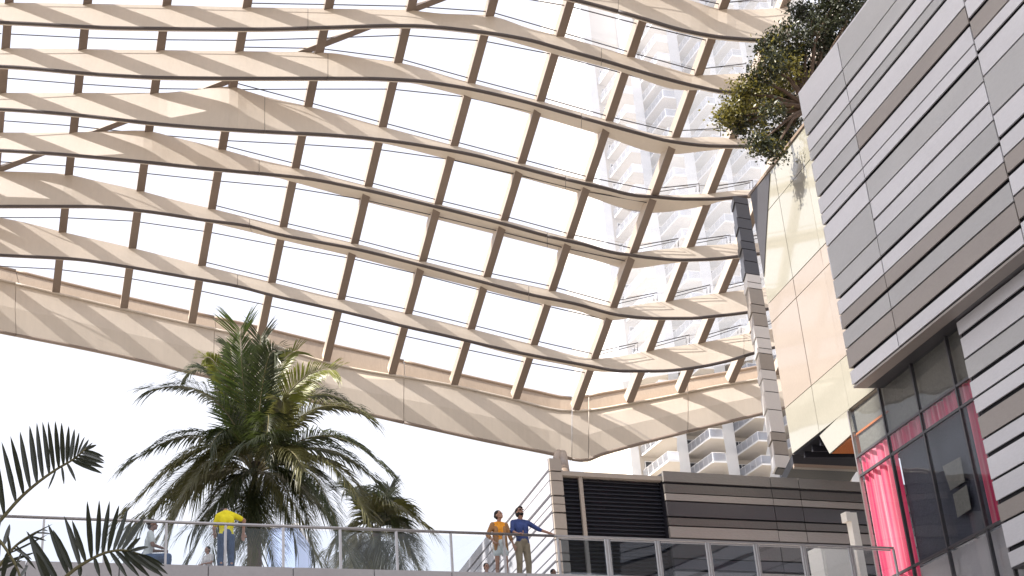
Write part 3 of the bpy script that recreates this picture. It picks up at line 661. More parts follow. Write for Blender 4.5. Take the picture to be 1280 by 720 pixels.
bL_ = thing('added_shade_block', 'lower pale block added out of view to shade the palm', 'building', (-52, 26, 0))  # extra unseen block, placed to keep the palm in shade
for k in range(15):
    o = MB(); z = k * 3.9; o.box(Vector((-52, 24.2, z + 1.85)), Vector((6.5, 0, 0)), fwd*11.2, UP*1.8); o.build('storey_panel', M[['clad_wh', 'clad_md', 'clad_lt'][k % 3]], bL_)
o = MB(); o.box(Vector((-52, 24.2, 29.1)), Vector((6.4, 0, 0)), fwd*11.1, UP*29.1); o.build('core', M['clad_dk'], bL_)

# ------------------------------------------------------------------ residential tower
TU = azv(-20); TW = azv(70)
T1 = at_y(800, 200, 172)
tower = thing('apartment_tower', 'white high-rise apartment tower with stacked glass balconies seen through the canopy', 'building', (T1.x, T1.y, 0))
NT = TU
def tw(px, py): return on_plane(px, py, T1, NT)
def w_of(P): return (P - T1).dot(TW)
fins = [w_of(tw(752, 200)), 0., w_of(tw(855, 200)), w_of(tw(899, 200)), w_of(tw(945, 200)), w_of(tw(990, 200)), w_of(tw(1035, 200))]
FH = 3.12; Z0 = 36.; NS = 33
def tpt(wc, z, d): p = T1 + TW*wc + TU*d; p.z = z; return p
o = MB(); a, b = fins[0] + .4, fins[-1]; q = [tpt(a, 0, .4), tpt(b, 0, .4), tpt(b, Z0 + FH*NS + 3, .4), tpt(a, Z0 + FH*NS + 3, .4)]
o.slab(q, TU*18); o.build('body', M['beige'], tower)
for k, f in enumerate(fins):
    wdt = .95 if k in (1, 2, 3) else .6
    o = MB(); o.slab([tpt(f - wdt, 0, -1.4 if k else .0), tpt(f + wdt, 0, -1.4 if k else 0.), tpt(f + wdt, Z0 + FH*NS + 4, -1.4 if k else 0.), tpt(f - wdt, Z0 + FH*NS + 4, -1.4 if k else 0.)], TU*1.9); o.build('fin_wall', M['white'], tower)
def balcony(k, lev, master=[None]*8):
    f0, f1 = fins[k] + .98, fins[k+1] - .98
    dep = [7.4, 7.6, 7.2, 6.6, 6.6, 6.6][k]; z = Z0 + FH*lev
    cut = .0 if k % 2 else 1.3
    pts = [tpt(f0, z, .3), tpt(f1 + .2, z, .3), tpt(f1 + .2, z, -1.6), tpt(f0 + (f1-f0)*.38, z, -dep), tpt(f0, z, -dep)]; cut = 0
    if master[k] is None:
        o = MB(); o.prism(pts, UP*.22); sl = o.build('balcony', [M['beige'], M['white']], tower)
        for p in sl.data.polygons:
            if abs(p.normal.z) < .5: p.material_index = 1
        g_ = MB()
        ins = [tpt(f0 + .06, z + .23, .3), tpt(f0 + .06, z + .23, -dep + cut + .06), tpt(f0 + (f1-f0)*.38, z + .23, -dep + .07), tpt(f1 + .13, z + .23, -1.55), tpt(f1 + .13, z + .23, .3)]
        for p_, q_ in zip(ins[:-1], ins[1:]):
            g_.slab([p_, q_, q_ + UP*1.05, p_ + UP*1.05], TU*.03)
        r_ = g_.build('glass_rail', M['tglass'], sl)
        t_ = MB()
        for p_, q_ in zip(ins[:-1], ins[1:]): t_.tube([p_ + UP*1.08, q_ + UP*1.08], .035, 4)
        for p_, q_ in zip(ins[:-1], ins[1:]):
            m_ = max(1, int((q_ - p_).length / 1.3))
            for i in range(m_): e = p_.lerp(q_, i / m_); t_.tube([e, e + UP*1.05], .025, 4)
        t2 = t_.build('rail_frame', M['white'], sl)
        w_ = MB(); wc = (f0 + f1) / 2
        w_.box(tpt(wc - .1, z + 1.42, .36), TW*((f1-f0)*.36), TU*.06, UP*1.12); ww = w_.build('window', M['darkwin'], tower)
        fr = MB()
        for i in range(4):
            fr.box(tpt(wc - .1 + (f1-f0)*.36*(i/1.5 - 1), z + 1.42, .29), TW*.05, TU*.03, UP*1.15)
        fr.box(tpt(wc - .1, z + 2.5, .285), TW*((f1-f0)*.36), TU*.03, UP*.05)
        ff = fr.build('frame', M['white'], ww)
        master[k] = (sl, r_, t2, ww, ff, lev)
    else:
        sl, r_, t2, ww, ff, l0 = master[k]; dz = FH*(lev - l0)
        c = sl.copy(); COL.objects.link(c); c.location.z += dz
        for ch in (r_, t2): d_ = ch.copy(); COL.objects.link(d_); d_.parent = c
        c = ww.copy(); COL.objects.link(c); c.location.z += dz
        d_ = ff.copy(); COL.objects.link(d_); d_.parent = c
for lev in range(NS):
    for k in range(6):
        if k == 0 and lev > 24: continue
        balcony(k, lev)

# pale blue building and dark hedge seen through the balustrade
p0 = at_y(345, 700, 95)
bb = thing('blue_building', 'pale blue building glimpsed behind the palm trunk through the balustrade glass', 'building', (p0.x, p0.y, 0))
a = at_y(334, 700, 95); b = at_y(372, 700, 95); zt_ = at_y(345, 660, 95).z
o = MB(); o.box(Vector(((a.x + b.x) / 2, 98, zt_ / 2)), Vector(((b.x - a.x) / 2, 0, 0)), fwd*3, UP*(zt_ / 2)); w_ = o.build('wall', M['bluewall'], bb)
o = MB(); o.box(Vector(((a.x + b.x) / 2, 98, zt_ + .1)), Vector(((b.x - a.x) / 2 + .1, 0, 0)), fwd*3.1, UP*.095); o.build('parapet', M['white'], bb)

# ------------------------------------------------------------------ palms
def frond(parent, p0, p1, p2, L, n, mat_, droop=.5, wl=.056, rr=.03, fold=.35, seed=0, tipL=.35, nm='frond', face=False):
    rnd = random.Random(seed); n = int(n * 1.8)
    def bz(s): return p0*(1-s)**2 + p1*2*s*(1-s) + p2*s*s
    def tg(s): return ((p1-p0)*2*(1-s) + (p2-p1)*2*s).normalized()
    o = MB(); ph = rnd.random() * 6
    sd0 = None
    for i in range(n):
        s = .16 + .84 * (i + .5) / n; P_ = bz(s); T_ = tg(s)
        side = T_.cross(fwd) if face else T_.cross(UP)
        if side.length < .15: side = T_.cross(Vector((0, 1, .3)))
        side.normalize()
        if sd0 is not None and side.dot(sd0) < 0: side = -side
        sd0 = side
        upv = side.cross(T_); upv = (upv if upv.y < 0 else -upv) if face else (upv if upv.z > 0 else -upv)
        prof = (math.sin(math.pi * min(1, (s - .10) / .9) ** .62)) ** .6 if s < .9 else 1
        prof = max(tipL, prof * (1 - .45 * max(0, s - .55)))
        for sg in (-1, 1):
            l = L * prof * rnd.uniform(.82, 1.08)
            ang = .55 + .75 * s + rnd.uniform(-.12, .12)
            d0 = (side * sg * math.cos(ang * .75) + T_ * math.sin(ang * .75) + upv * (fold * rnd.uniform(.5, 1.3))).normalized()
            dn = Vector((0, 0, -1)) * droop * rnd.uniform(.7, 1.25)
            a_ = P_ + side * sg * rr * .6; wv_ = T_ * (wl * .5); 
            m1 = a_ + d0 * l * .4 + dn * l * .10; m2 = a_ + d0 * l * .72 + dn * l * .38; m3 = a_ + d0 * l * .93 + dn * l * .72
            tw_ = upv * wl * .25
            o.add([a_ - wv_*.5, a_ + wv_*.5, m1 - wv_ - tw_, m1 + wv_ + tw_, m2 - wv_*.75, m2 + wv_*.75, m3], [(0, 1, 3, 2), (2, 3, 5, 4), (4, 5, 6)])
    f = o.build(nm, mat_, parent, recalc=False)
    r = MB(); r.tube([bz(k / 14) for k in range(15)], [rr * (1 - .8 * k / 14) for k in range(15)], 6); r.build('rachis', M['rachis'], f, smooth=True)
    return f
YP = 46.
pc = at_y(318, 585, YP)
palm = thing('coconut_palm', 'large coconut palm with dark drooping fronds rising behind the left balustrade', 'palm tree', (pc.x, pc.y, 0))
o = MB(); pts = [Vector((pc.x + .5*math.sin(k*.3) * (1 - k / 12), pc.y, pc.z * k / 12 + .2 * (k == 12))) for k in range(13)]
o.tube(pts, [.36 - .012*k for k in range(13)], 12); o.build('trunk', M['palmtrunk'], palm, smooth=True)
def fr(c, apex, tip, dy1, dy2, L, n, m, droop, seed, YY=YP, base=None, par=None, **kw):
    b0 = at_y(base[0], base[1], YY) if base else at_y(c[0], c[1], YY)
    # control point so that the curve passes near apex
    A = at_y(apex[0], apex[1], YY + dy1); T_ = at_y(tip[0], tip[1], YY + dy2)
    C_ = A * 2 - b0 * .5 - T_ * .5
    return frond(par, b0, C_, T_, L, n, m, droop, seed=seed, **kw)
c0 = (318, 594)
FR = [
 ((302, 640), (286, 712), -1., -1.5, 1.3, 44, 'palm', .9), ((332, 640), (345, 712), -1., -1.5, 1.3, 44, 'palm', .9), ((285, 610), (238, 700), -1.2, -1.8, 1.4, 50, 'palm', .9), ((355, 610), (400, 705), -1.4, -2., 1.4, 50, 'palm_o', .9), ((318, 645), (312, 712), -1.3, -1.7, 1.1, 40, 'palm_o', .9),
 ((306, 500), (300, 410), -.3, -1.0, 1.75, 66, 'palm_g', .12), ((322, 490), (326, 420), .6, 1.0, 1.5, 56, 'palm', .2), ((296, 480), (288, 432), .9, 1.4, 1.1, 52, 'palm', .3),
 ((248, 600), (205, 700), .2, -.2, 1.5, 58, 'palm_o', .9), ((380, 610), (440, 700), .5, .9, 1.5, 58, 'palm', .9), ((360, 575), (410, 640), 1.8, 2.8, 1.5, 56, 'palm', .9),
 ((275, 575), (215, 640), 1.8, 2.8, 1.5, 56, 'palm', .9), ((262, 590), (175, 650), -.6, -1.2, 1.5, 60, 'palm_o', .9), ((310, 625), (290, 700), -1., -1.6, 1.3, 50, 'palm', .9),
 ((340, 545), (300, 560), -2.6, -4., 1.3, 50, 'palm', .9), ((352, 560), (380, 590), -2.4, -3.8, 1.4, 50, 'palm_o', .9),
 ((268, 500), (190, 488), -.8, -1.2, 1.35, 62, 'palm', .55), ((275, 480), (232, 468), .8, 1.6, 1.3, 55, 'palm', .6),
 ((250, 545), (165, 578), .2, -.4, 1.3, 62, 'palm', .7), ((255, 560), (150, 650), -1.2, -2.2, 1.45, 64, 'palm_o', .7),
 ((270, 570), (190, 690), -1.8, -3.0, 1.45, 62, 'palm_o', .8), ((240, 585), (160, 690), 1, 1.5, 1.3, 60, 'palm', .8),
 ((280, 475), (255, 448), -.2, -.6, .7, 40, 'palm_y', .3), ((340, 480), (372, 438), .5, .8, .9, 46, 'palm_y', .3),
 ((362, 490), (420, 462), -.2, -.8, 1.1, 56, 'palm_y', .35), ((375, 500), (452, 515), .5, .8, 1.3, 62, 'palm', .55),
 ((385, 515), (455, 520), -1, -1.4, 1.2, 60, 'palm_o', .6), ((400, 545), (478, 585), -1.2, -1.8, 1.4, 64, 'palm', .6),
 ((395, 560), (468, 600), .6, 1.0, 1.4, 60, 'palm', .7), ((400, 575), (462, 650), -1.5, -2.6, 1.4, 64, 'palm_o', .7),
 ((385, 590), (430, 690), -1.8, -2.8, 1.4, 62, 'palm', .8), ((365, 600), (395, 700), -.5, -1.0, 1.3, 56, 'palm', .9),
 ((350, 530), (352, 500), -1.8, -3.0, 1.0, 48, 'palm_o', .6), ((335, 520), (330, 570), -2.2, -3.4, 1.1, 50, 'palm', .9),
 ((290, 540), (262, 560), -2.0, -3.3, 1.2, 52, 'palm', .8), ((345, 560), (385, 610), 2.2, 3.4, 1.3, 54, 'palm', .8),
 ((290, 560), (245, 620), 2.2, 3.4, 1.3, 54, 'palm', .8), ((300, 520), (270, 500), 2., 3.2, 1.3, 54, 'palm', .5),
 ((345, 520), (375, 500), 2., 3.2, 1.3, 54, 'palm', .5), ((300, 600), (240, 660), -.2, .5, 1.3, 54, 'palm', .9),
 ((345, 605), (372, 680), .8, 1.6, 1.2, 50, 'palm', .9), ((285, 610), (262, 700), 1.5, 2.5, 1.2, 50, 'palm', .9),
 ((330, 470), (345, 440), -.8, -1.2, 1.1, 50, 'palm', .2), ((322, 610), (318, 700), 2.0, 2.6, 1.2, 50, 'palm', .9)]
for k, (ap, tp_, d1, d2, L, n, mm, dr) in enumerate(FR):
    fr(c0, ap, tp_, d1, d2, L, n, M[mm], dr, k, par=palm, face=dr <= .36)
p2c = at_y(470, 668, 58)
palm2 = thing('coconut_palm', 'smaller coconut palm leaning out to the right of the large one', 'palm tree', (p2c.x, p2c.y, 0))
o = MB(); o.tube([Vector((p2c.x, p2c.y, p2c.z*k/8)) for k in range(9)], [.3 - .01*k for k in range(9)], 10); o.build('trunk', M['palmtrunk'], palm2, smooth=True)
FR2 = [((452, 622), (432, 612), .5, 1.2, 2.0, 54, 'palm', .5), ((478, 632), (520, 650), -1, -1.6, 2.0, 58, 'palm_o', .7), ((470, 690), (478, 725), -1.6, -2.4, 2.1, 58, 'palm_o', .9), ((445, 690), (440, 722), -1.5, -2.4, 2.1, 58, 'palm_o', .9), ((492, 672), (506, 720), -1.8, -2.6, 2.0, 58, 'palm', .9), ((455, 700), (425, 722), .6, .9, 2.1, 56, 'palm', .9), ((480, 640), (500, 660), 2, 3, 2.0, 56, 'palm', .7),
       ((480, 630), (505, 632), 0, 0, 1.5, 50, 'palm', .4), ((455, 640), (448, 618), 0, .5, 1.4, 50, 'palm', .3), ((490, 650), (516, 690), -.5, -1, 1.5, 54, 'palm', .7),
       ((498, 665), (526, 712), .5, 1, 1.5, 54, 'palm_o', .8), ((450, 655), (410, 690), 0, -1, 1.5, 54, 'palm_o', .7), ((465, 680), (462, 720), -1, -1.5, 1.4, 50, 'palm_o', .9),
       ((484, 615), (490, 618), 1, 1, 1.2, 44, 'palm', .2), ((482, 690), (492, 725), -1, -1.4, 1.3, 50, 'palm_o', .9), ((440, 670), (420, 712), 1, 1.2, 1.3, 50, 'palm_o', .9), ((455, 665), (436, 705), 2, 3, 1.5, 50, 'palm', .8)]
for k, (ap, tp_, d1, d2, L, n, mm, dr) in enumerate(FR2):
    fr((470, 672), ap, tp_, d1, d2, L, n, M[mm], dr, 50 + k, YY=58, par=palm2)
# foreground areca fronds
pa = at_y(-60, 900, 9.5)
areca = thing('areca_palm', 'dark areca palm fronds close to the camera at the bottom left corner', 'palm plant', (pa.x, pa.y, 0))
o = MB(); o.tube([Vector((pa.x, pa.y, 0)), pa], .05, 8); o.build('stem', M['rachis'], areca, smooth=True)
def areca_frond(b, pts, ups, dns, seed, Y=9.5, w=.034, dy=.0):
    """pts rachis pixels; ups / dns: leaflets (start fraction, tip pixel)"""
    rnd = random.Random(seed)
    P_ = [at_y(x, y, Y + dy*i) for i, (x, y) in enumerate(pts)]
    n = len(P_)
    def at(s):
        s = max(0, min(.999, s)) * (n - 1); i = int(s); f = s - i
        p0_, p1_, p2_, p3_ = P_[max(i-1, 0)], P_[i], P_[min(i+1, n-1)], P_[min(i+2, n-1)]
        return .5*((2*p1_) + (p2_-p0_)*f + (2*p0_-5*p1_+4*p2_-p3_)*f*f + (3*p1_-p0_-3*p2_+p3_)*f**3)
    o = MB()
    for (s, tx, ty, ww) in ups + dns:
        a_ = at(s); t_ = at_y(tx, ty, Y + rnd.uniform(-.35, .25)); d_ = t_ - a_; l = d_.length
        sd = d_.cross(fwd).normalized(); bend = Vector((0, rnd.uniform(-.06, .06), rnd.uniform(.0, .05))) * l * 2
        wv_ = w * ww
        pr = [(0, .35), (.15, .8), (.4, 1.), (.7, .8), (.9, .38), (1, .02)]
        L_ = []; Rr = []
        for (q, k_) in pr:
            c_ = a_ + d_*q + bend*(q*(1-q)); L_.append(c_ - sd*wv_*k_*.5 + fwd*wv_*.22*k_); Rr.append(c_ + sd*wv_*k_*.5 + fwd*wv_*.22*k_)
            L_[-1] = c_ - sd*wv_*k_*.5 ; Rr[-1] = c_ + sd*wv_*k_*.5
        C_ = [a_ + d_*q + bend*(q*(1-q)) + fwd*wv_*.25*k_ for q, k_ in pr]
        m = len(pr); o.add(L_ + C_ + Rr, [(i, i+1, m+i+1, m+i) for i in range(m-1)] + [(m+i, m+i+1, 2*m+i+1, 2*m+i) for i in range(m-1)])
    f = o.build('frond', M['areca'], areca, recalc=False)
    r = MB(); r.tube([at(k / 16) for k in range(17)], [.014 * (1 - .6*k/16) for k in range(17)], 6); r.build('rachis', M['rachis'], f, smooth=True)
UPS = [(.05,-22,560,1.3),(.12,-10,545,1.3),(.20,2,552,1.2),(.27,13,545,1.2),(.34,25,539,1.2),(.41,37,532,1.3),(.47,46,528,1.1),(.53,53,527,1.1),(.58,60,526,1),(.63,69,526,1.1),(.68,77,528,1.1),(.72,86,532,1),(.76,93,536,1),(.80,99,540,.9),(.84,106,546,.9),(.88,111,549,.8),(.91,116,553,.7),(.95,121,556,.8)]
DNS = [(.60,60,612,.5),(.66,80,606,.6),(.72,95,602,.7),(.78,128,592,1.1),(.82,130,585,1.1),(.86,131,579,1),(.90,131,577,.9),(.94,130,571,1.0)]
areca_frond(0, [(-14, 668), (20, 628), (45, 605), (70, 587), (92, 574), (108, 560)], UPS, DNS, 1)
ups2 = [(.0,35,665,1.4),(.04,45,690,1.2),(.10,33,664,1.4),(.18,60,655,1.3),(.22,66,662,1.2),(.30,80,645,1.2),(.36,90,650,1.1),(.42,109,626,1.2),(.48,124,625,1.1),(.54,137,626,1.1),(.60,149,631,1.1),(.66,160,634,1.1),(.70,166,650,1),(.75,182,644,1.2),(.80,176,672,1),(.84,186,684,.9)]
dns2 = [(.45,125,722,.9),(.55,140,722,.9),(.62,160,724,.9),(.68,175,722,1),(.75,188,722,1.1),(.8,198,718,1.1),(.85,205,722,1.1),(.9,210,718,1.1),(.94,206,708,.9),(.3,100,722,.9)]
areca_frond(0, [(62, 740), (88, 716), (112, 700), (135, 690), (158, 688), (180, 695)], ups2, dns2, 2, Y=9.0)
ups3 = [(.1,28,700,1),(.2,45,690,.9),(.35,60,668,.6),(.5,55,660,.6),(.6,66,655,.5),(.45,40,700,.8),(.7,58,676,.6),(.8,66,668,.5),(.9,60,664,.5)]
areca_frond(0, [(-15, 725), (5, 700), (20, 682), (40, 668), (55, 661)], ups3, [(.3,30,712,.9),(.5,45,712,.8),(.7,58,700,.6)], 3, Y=10.2, w=.03)
ups4 = [(.1,-8,640,1.2),(.25,2,650,1.1),(.4,12,655,1.1),(.55,10,668,1),(.7,28,690,1),(.85,35,706,1),(.95,36,722,1)]
areca_frond(0, [(-30, 660), (-5, 672), (10, 690), (22, 712), (28, 735)], ups4, [(.3,-8,722,1.2),(.5,2,730,1.2),(.7,10,735,1.2)], 4, Y=8.6)

# ------------------------------------------------------------------ tree on the roof ledge
YT = 41.5
tb = at_y(1006, 165, YT)
tree = thing('terrace_tree', 'small-leaved evergreen tree overhanging the cream wall beside the grey facade top', 'tree', (tb.x + 1.4, tb.y, ztop + .1))
def px(x, y, dy=0): return at_y(x, y, YT + dy)
o = MB()
root = Vector((tb.x + 1.4, tb.y, ztop + .1)); hub = px(1010, 135)
o.tube([root, px(1018, 175), hub, px(1022, 110)], [.28, .24, .18, .14], 10); o.build('trunk', M['bark'], tree, smooth=True)
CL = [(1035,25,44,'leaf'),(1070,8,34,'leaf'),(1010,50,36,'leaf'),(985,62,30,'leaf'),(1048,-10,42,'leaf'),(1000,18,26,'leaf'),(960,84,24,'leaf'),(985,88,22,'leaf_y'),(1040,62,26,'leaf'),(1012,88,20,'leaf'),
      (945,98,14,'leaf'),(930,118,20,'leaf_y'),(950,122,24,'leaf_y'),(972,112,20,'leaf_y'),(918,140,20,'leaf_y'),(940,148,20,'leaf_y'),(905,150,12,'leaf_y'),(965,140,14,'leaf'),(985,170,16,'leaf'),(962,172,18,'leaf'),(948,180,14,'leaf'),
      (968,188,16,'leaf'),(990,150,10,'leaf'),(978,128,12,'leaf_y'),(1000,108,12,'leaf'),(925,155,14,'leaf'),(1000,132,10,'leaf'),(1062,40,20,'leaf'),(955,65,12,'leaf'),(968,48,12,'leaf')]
rt = random.Random(5); lv = {'leaf': MB(), 'leaf_y': MB()}
br = MB()
for (x, y, r, mm) in CL:
    dyy = rt.uniform(-1.5, 1.5); c = px(x, y, dyy); rr = r * 41.5 / 1734 * 1.05
    mid = hub.lerp(c, .5) + Vector((rt.uniform(-.3, .3), 0, rt.uniform(.0, .4)))
    br.tube([hub, mid, c], [.10, .06, .02], 6)
    nb = max(6, int(r * .9))
    for b in range(nb):
        d = Vector((rt.gauss(0, 1), rt.gauss(0, 1), rt.gauss(0, 1))).normalized() * rr * rt.uniform(.25, 1.05)
        e = c + d; br.tube([c + d*.2, e], [.022, .008], 4)
        for q in range(rt.randint(36, 58)):
            f = e + Vector((rt.gauss(0, .17), rt.gauss(0, .17), rt.gauss(0, .15)))
            ax = Vector((rt.gauss(0, 1), rt.gauss(0, 1), rt.gauss(0, 1))).normalized(); sd = ax.cross(Vector((rt.gauss(0, 1), rt.gauss(0, 1), rt.gauss(0, 1)))).normalized()
            l = rt.uniform(.09, .165); ww = l * .27
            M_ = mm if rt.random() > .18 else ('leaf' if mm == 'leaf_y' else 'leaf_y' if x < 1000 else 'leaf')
            lv[M_].add([f, f + ax*l*.5 + sd*ww, f + ax*l, f + ax*l*.5 - sd*ww], [(0, 1, 2, 3)])
br.build('branches', M['bark'], tree)
lv['leaf'].build('crown', M['leaf'], tree, recalc=False)
lv['leaf_y'].build('crown', M['leaf_y'], tree, recalc=False)
pl_ = thing('roof_planter', 'brown planter box holding the tree on top of the cream wall', 'planter', (root.x, root.y, ztop))
o = MB(); o.box(Vector((root.x, root.y, ztop + .35)) + NA*.6, NA*.9, U*2.2, UP*.34); o.build('planter_wall', M['bark'], pl_)
o = MB(); o.box(Vector((root.x, root.y, ztop + .72)) + NA*.6, NA*.82, U*2.1, UP*.03); o.build('soil', M['bark'], pl_)

# ------------------------------------------------------------------ people
def remesh(mb, name, mt, parent, vox=.012, smooth=2):
    o = mb.build(name + '_tmp', mt, None)
    md = o.modifiers.new('r', 'REMESH'); md.mode = 'VOXEL'; md.voxel_size = vox
    if smooth: ms_ = o.modifiers.new('s', 'SMOOTH'); ms_.iterations = smooth; ms_.factor = .5
    dg = bpy.context.evaluated_depsgraph_get(); me = bpy.data.meshes.new_from_object(o.evaluated_get(dg))
    bpy.data.objects.remove(o, do_unlink=True); me.name = name
    me.polygons.foreach_set('use_smooth', [True] * len(me.polygons))
    if not me.materials: me.materials.append(mt)
    ob = bpy.data.objects.new(name, me); COL.objects.link(ob); ob.parent = parent; return ob
def cap(mb, a, ra, b, rb, flat=1.):
    a, b = Vector(a), Vector(b); mb.ball(a, (ra, ra*flat, ra)); mb.ball(b, (rb, rb*flat, rb))
    t = (b - a); L = t.length; 
    if L > 1e-4: mb.tube([a, b], [ra, rb], 14)
def hand(mb, w, d, up, side, s=1.):
    """palm and five fingers; w wrist, d direction of the hand, up back-of-hand normal, side thumb side"""
    w, d, up = Vector(w), Vector(d).normalized(), Vector(up).normalized(); sd = d.cross(up).normalized() * side
    for k in (-1, 0, 1): cap(mb, w + sd*.02*k, .018*s, w + d*.085 + sd*.026*k, .017*s)
    for k, l in zip((-1.5, -.5, .5, 1.5), (.058, .072, .076, .066)):
        a = w + d*.088 + sd*.019*k; m = a + (d*.75 - up*.55).normalized()*l*.55; e = m + (d*.25 - up*.95).normalized()*l*.5
        cap(mb, a, .0100*s, m, .0092*s); cap(mb, m, .0092*s, e, .0078*s)
    a = w + d*.025 + sd*.03; m = a + (d*.6 + sd*.8 - up*.2).normalized()*.045; e = m + (d*.8 + sd*.2 - up*.5).normalized()*.035
    cap(mb, a, .0135*s, m, .0115*s); cap(mb, m, .0115*s, e, .009*s)
def person(label, loc, yaw, J, top, bottom, skin='skin', hairstyle='short', sc=1., beard=False, sleeve=1., shorts=False, jacket=None, glasses=False, female=False, group=None, headrot=0., turn=0.):
    """J joints: pel, chest, neck, head, and l/r sh, el, wr, hip, kn, an (local, x right of the figure seen from the front, -y forward)"""
    root = thing('person', label, 'person', loc, group)
    J = {k: Vector(v) for k, v in J.items()}
    k_ = .87 if female else 1.
    def cp(mb, a, ra, b, rb, f=1): cap(mb, a, ra, b, rb, f)
    b = MB(); pel, ch, nk, hd = J['pel'], J['chest'], J['neck'], J['head']
    hr = Matrix.Rotation(turn, 3, 'Z') @ Matrix.Rotation(headrot, 3, 'X')
    def H_(x, y, z): return hd + hr @ Vector((x, y, z))
    def ball(mb, c, r): mb.ball(c, r, 14, 10)
    cp(b, pel, .085*k_, ch, .085*k_, .8); cp(b, ch, .085*k_, nk, .056*k_, .9); cp(b, nk, .056*k_, H_(0, .01, -.07), .052*k_)
    tmp = MB(); tmp.ball((0, 0.012, .03), (.076, .094, .092), 16, 12); tmp.ball((0, -.03, -.045), (.056, .062, .062), 14, 10); tmp.ball((0, -.075, -.078), (.026, .022, .02)); tmp.ball((0, -.098, -.012), (.012, .02, .024), 8, 6); tmp.ball((0, -.086, -.048), (.024, .012, .008), 8, 6)
    for s in (-1, 1): tmp.ball((s*.078, .015, -.005), (.010, .022, .032), 8, 6); tmp.ball((s*.034, -.068, .022), (.022, .016, .008), 8, 6)
    b.add([H_(*v) for v in tmp.v], tmp.f)
    for s in 'lr':
        sh_, el, wr = J[s+'sh'], J[s+'el'], J[s+'wr']; hp_, kn, an = J[s+'hip'], J[s+'kn'], J[s+'an']
        cp(b, sh_, .052*k_, el, .040*k_); cp(b, el, .040*k_, wr, .026*k_); cp(b, sh_, .045*k_, ch, .06*k_)
        hd_ = J.get(s+'hand', wr + (wr - el).normalized() * .1); up_ = J.get(s+'hup', Vector((0, -.3, 1)))
        hand(b, wr, hd_ - wr, up_, 1 if s == 'l' else -1)
        cp(b, hp_, .082*k_, kn, .056*k_); cp(b, kn, .054*k_, kn.lerp(an, .35) + Vector((0, .015, 0)), .054*k_); cp(b, kn.lerp(an, .35) + Vector((0, .015, 0)), .054*k_, an, .034*k_)
        cp(b, an, .035, an + Vector((0, -.12, -.04)), .03); cp(b, pel, .10*k_, hp_, .085*k_)
    remesh(b, 'body', M[skin], root, .0105, 2)
    # top garment
    g_ = MB(); i_ = .014
    wst = pel.lerp(ch, .35)
    for dx in (-.07*k_, .07*k_):
        ax = (J['rsh'] - J['lsh']).normalized()
        cp(g_, pel + Vector((0, 0, .0)), .105*k_, wst, .10*k_); cp(g_, pel + ax*dx*.95 + Vector((0, 0, .0)), .098*k_, wst + ax*dx*.8, .088*k_); cp(g_, wst + ax*dx*.8, .088*k_, ch + ax*dx, .105*k_, .95)
    cp(g_, ch, .112*k_, nk.lerp(ch, .25), .075*k_); cp(g_, J['lsh'], .062*k_, nk.lerp(ch, .15), .062*k_); cp(g_, J['rsh'], .062*k_, nk.lerp(ch, .15), .062*k_)
    cp(g_, J['lsh'], .06*k_, ch, .09*k_); cp(g_, J['rsh'], .06*k_, ch, .09*k_)
    def slv(mb, ex, f):
        for s in 'lr':
            sh_, el, wr = J[s+'sh'], J[s+'el'], J[s+'wr']
            if f <= .5: cp(mb, sh_, .064*k_+ex, sh_.lerp(el, f*1.5), .058*k_+ex)
            else:
                cp(mb, sh_, .062*k_+ex, el, .050*k_+ex)
                if f > .6: cp(mb, el, .050*k_+ex, el.lerp(wr, f-.6), .043*k_+ex)
    if jacket is None: slv(g_, 0, sleeve)
    remesh(g_, 'shirt', M[top], root, .0135, 3)
    if jacket:
        g_ = MB(); ax = (J['rsh'] - J['lsh']).normalized(); hem = pel + Vector((0, .01, -.16))
        for dx in (-.115, .115):
            for yy in (-.045, .05):
                d_ = Vector((0, yy, 0)); cp(g_, ch + ax*dx*.85 + d_, .058, hem + ax*dx*1.05 + d_, .062)
        for dx in (-.06, 0, .06): cp(g_, ch + ax*dx + Vector((0, .075, 0)), .055, hem + ax*dx + Vector((0, .085, 0)), .055)
        for s_ in ('lsh', 'rsh'): cp(g_, J[s_], .068*k_, nk.lerp(ch, .12) + Vector((0, .045, 0)), .045); cp(g_, J[s_], .066*k_, ch + (J[s_] - ch)*.5 + Vector((0, .02, 0)), .08)
        slv(g_, .010, sleeve); remesh(g_, 'jacket', M[jacket], root, .0135, 2)
    # bottom garment
    g_ = MB(); cp(g_, pel + Vector((0, 0, .05)), .128*k_ + .004, pel, .125*k_, .85)
    for s in 'lr':
        hp_, kn, an = J[s+'hip'], J[s+'kn'], J[s+'an']
        cp(g_, pel, .118*k_, hp_, .102*k_); cp(g_, pel + Vector((0, 0, -.03)), .10*k_, hp_ + Vector((0, 0, -.05)), .10*k_)
        if shorts: cp(g_, hp_, .108*k_, hp_.lerp(kn, .42), .112*k_)
        else: cp(g_, hp_, .102*k_, kn, .072*k_); cp(g_, kn, .072*k_, an + Vector((0, 0, .03)), .056*k_)
    remesh(g_, 'shorts' if shorts else 'trousers', M[bottom], root, .0135, 2)
    for s in 'lr':
        an = J[s+'an']; g_ = MB(); cp(g_, an + Vector((0, .02, -.03)), .042, an + Vector((0, -.15, -.045)), .034); g_.ball(an + Vector((0, -.17, -.045)), (.042, .05, .032)); remesh(g_, 'shoe', M['shoe'], root, .014, 1)
    # hair
    tmp = MB(); tmp.ball((0, .028, .052), (.088, .098, .088), 16, 12)
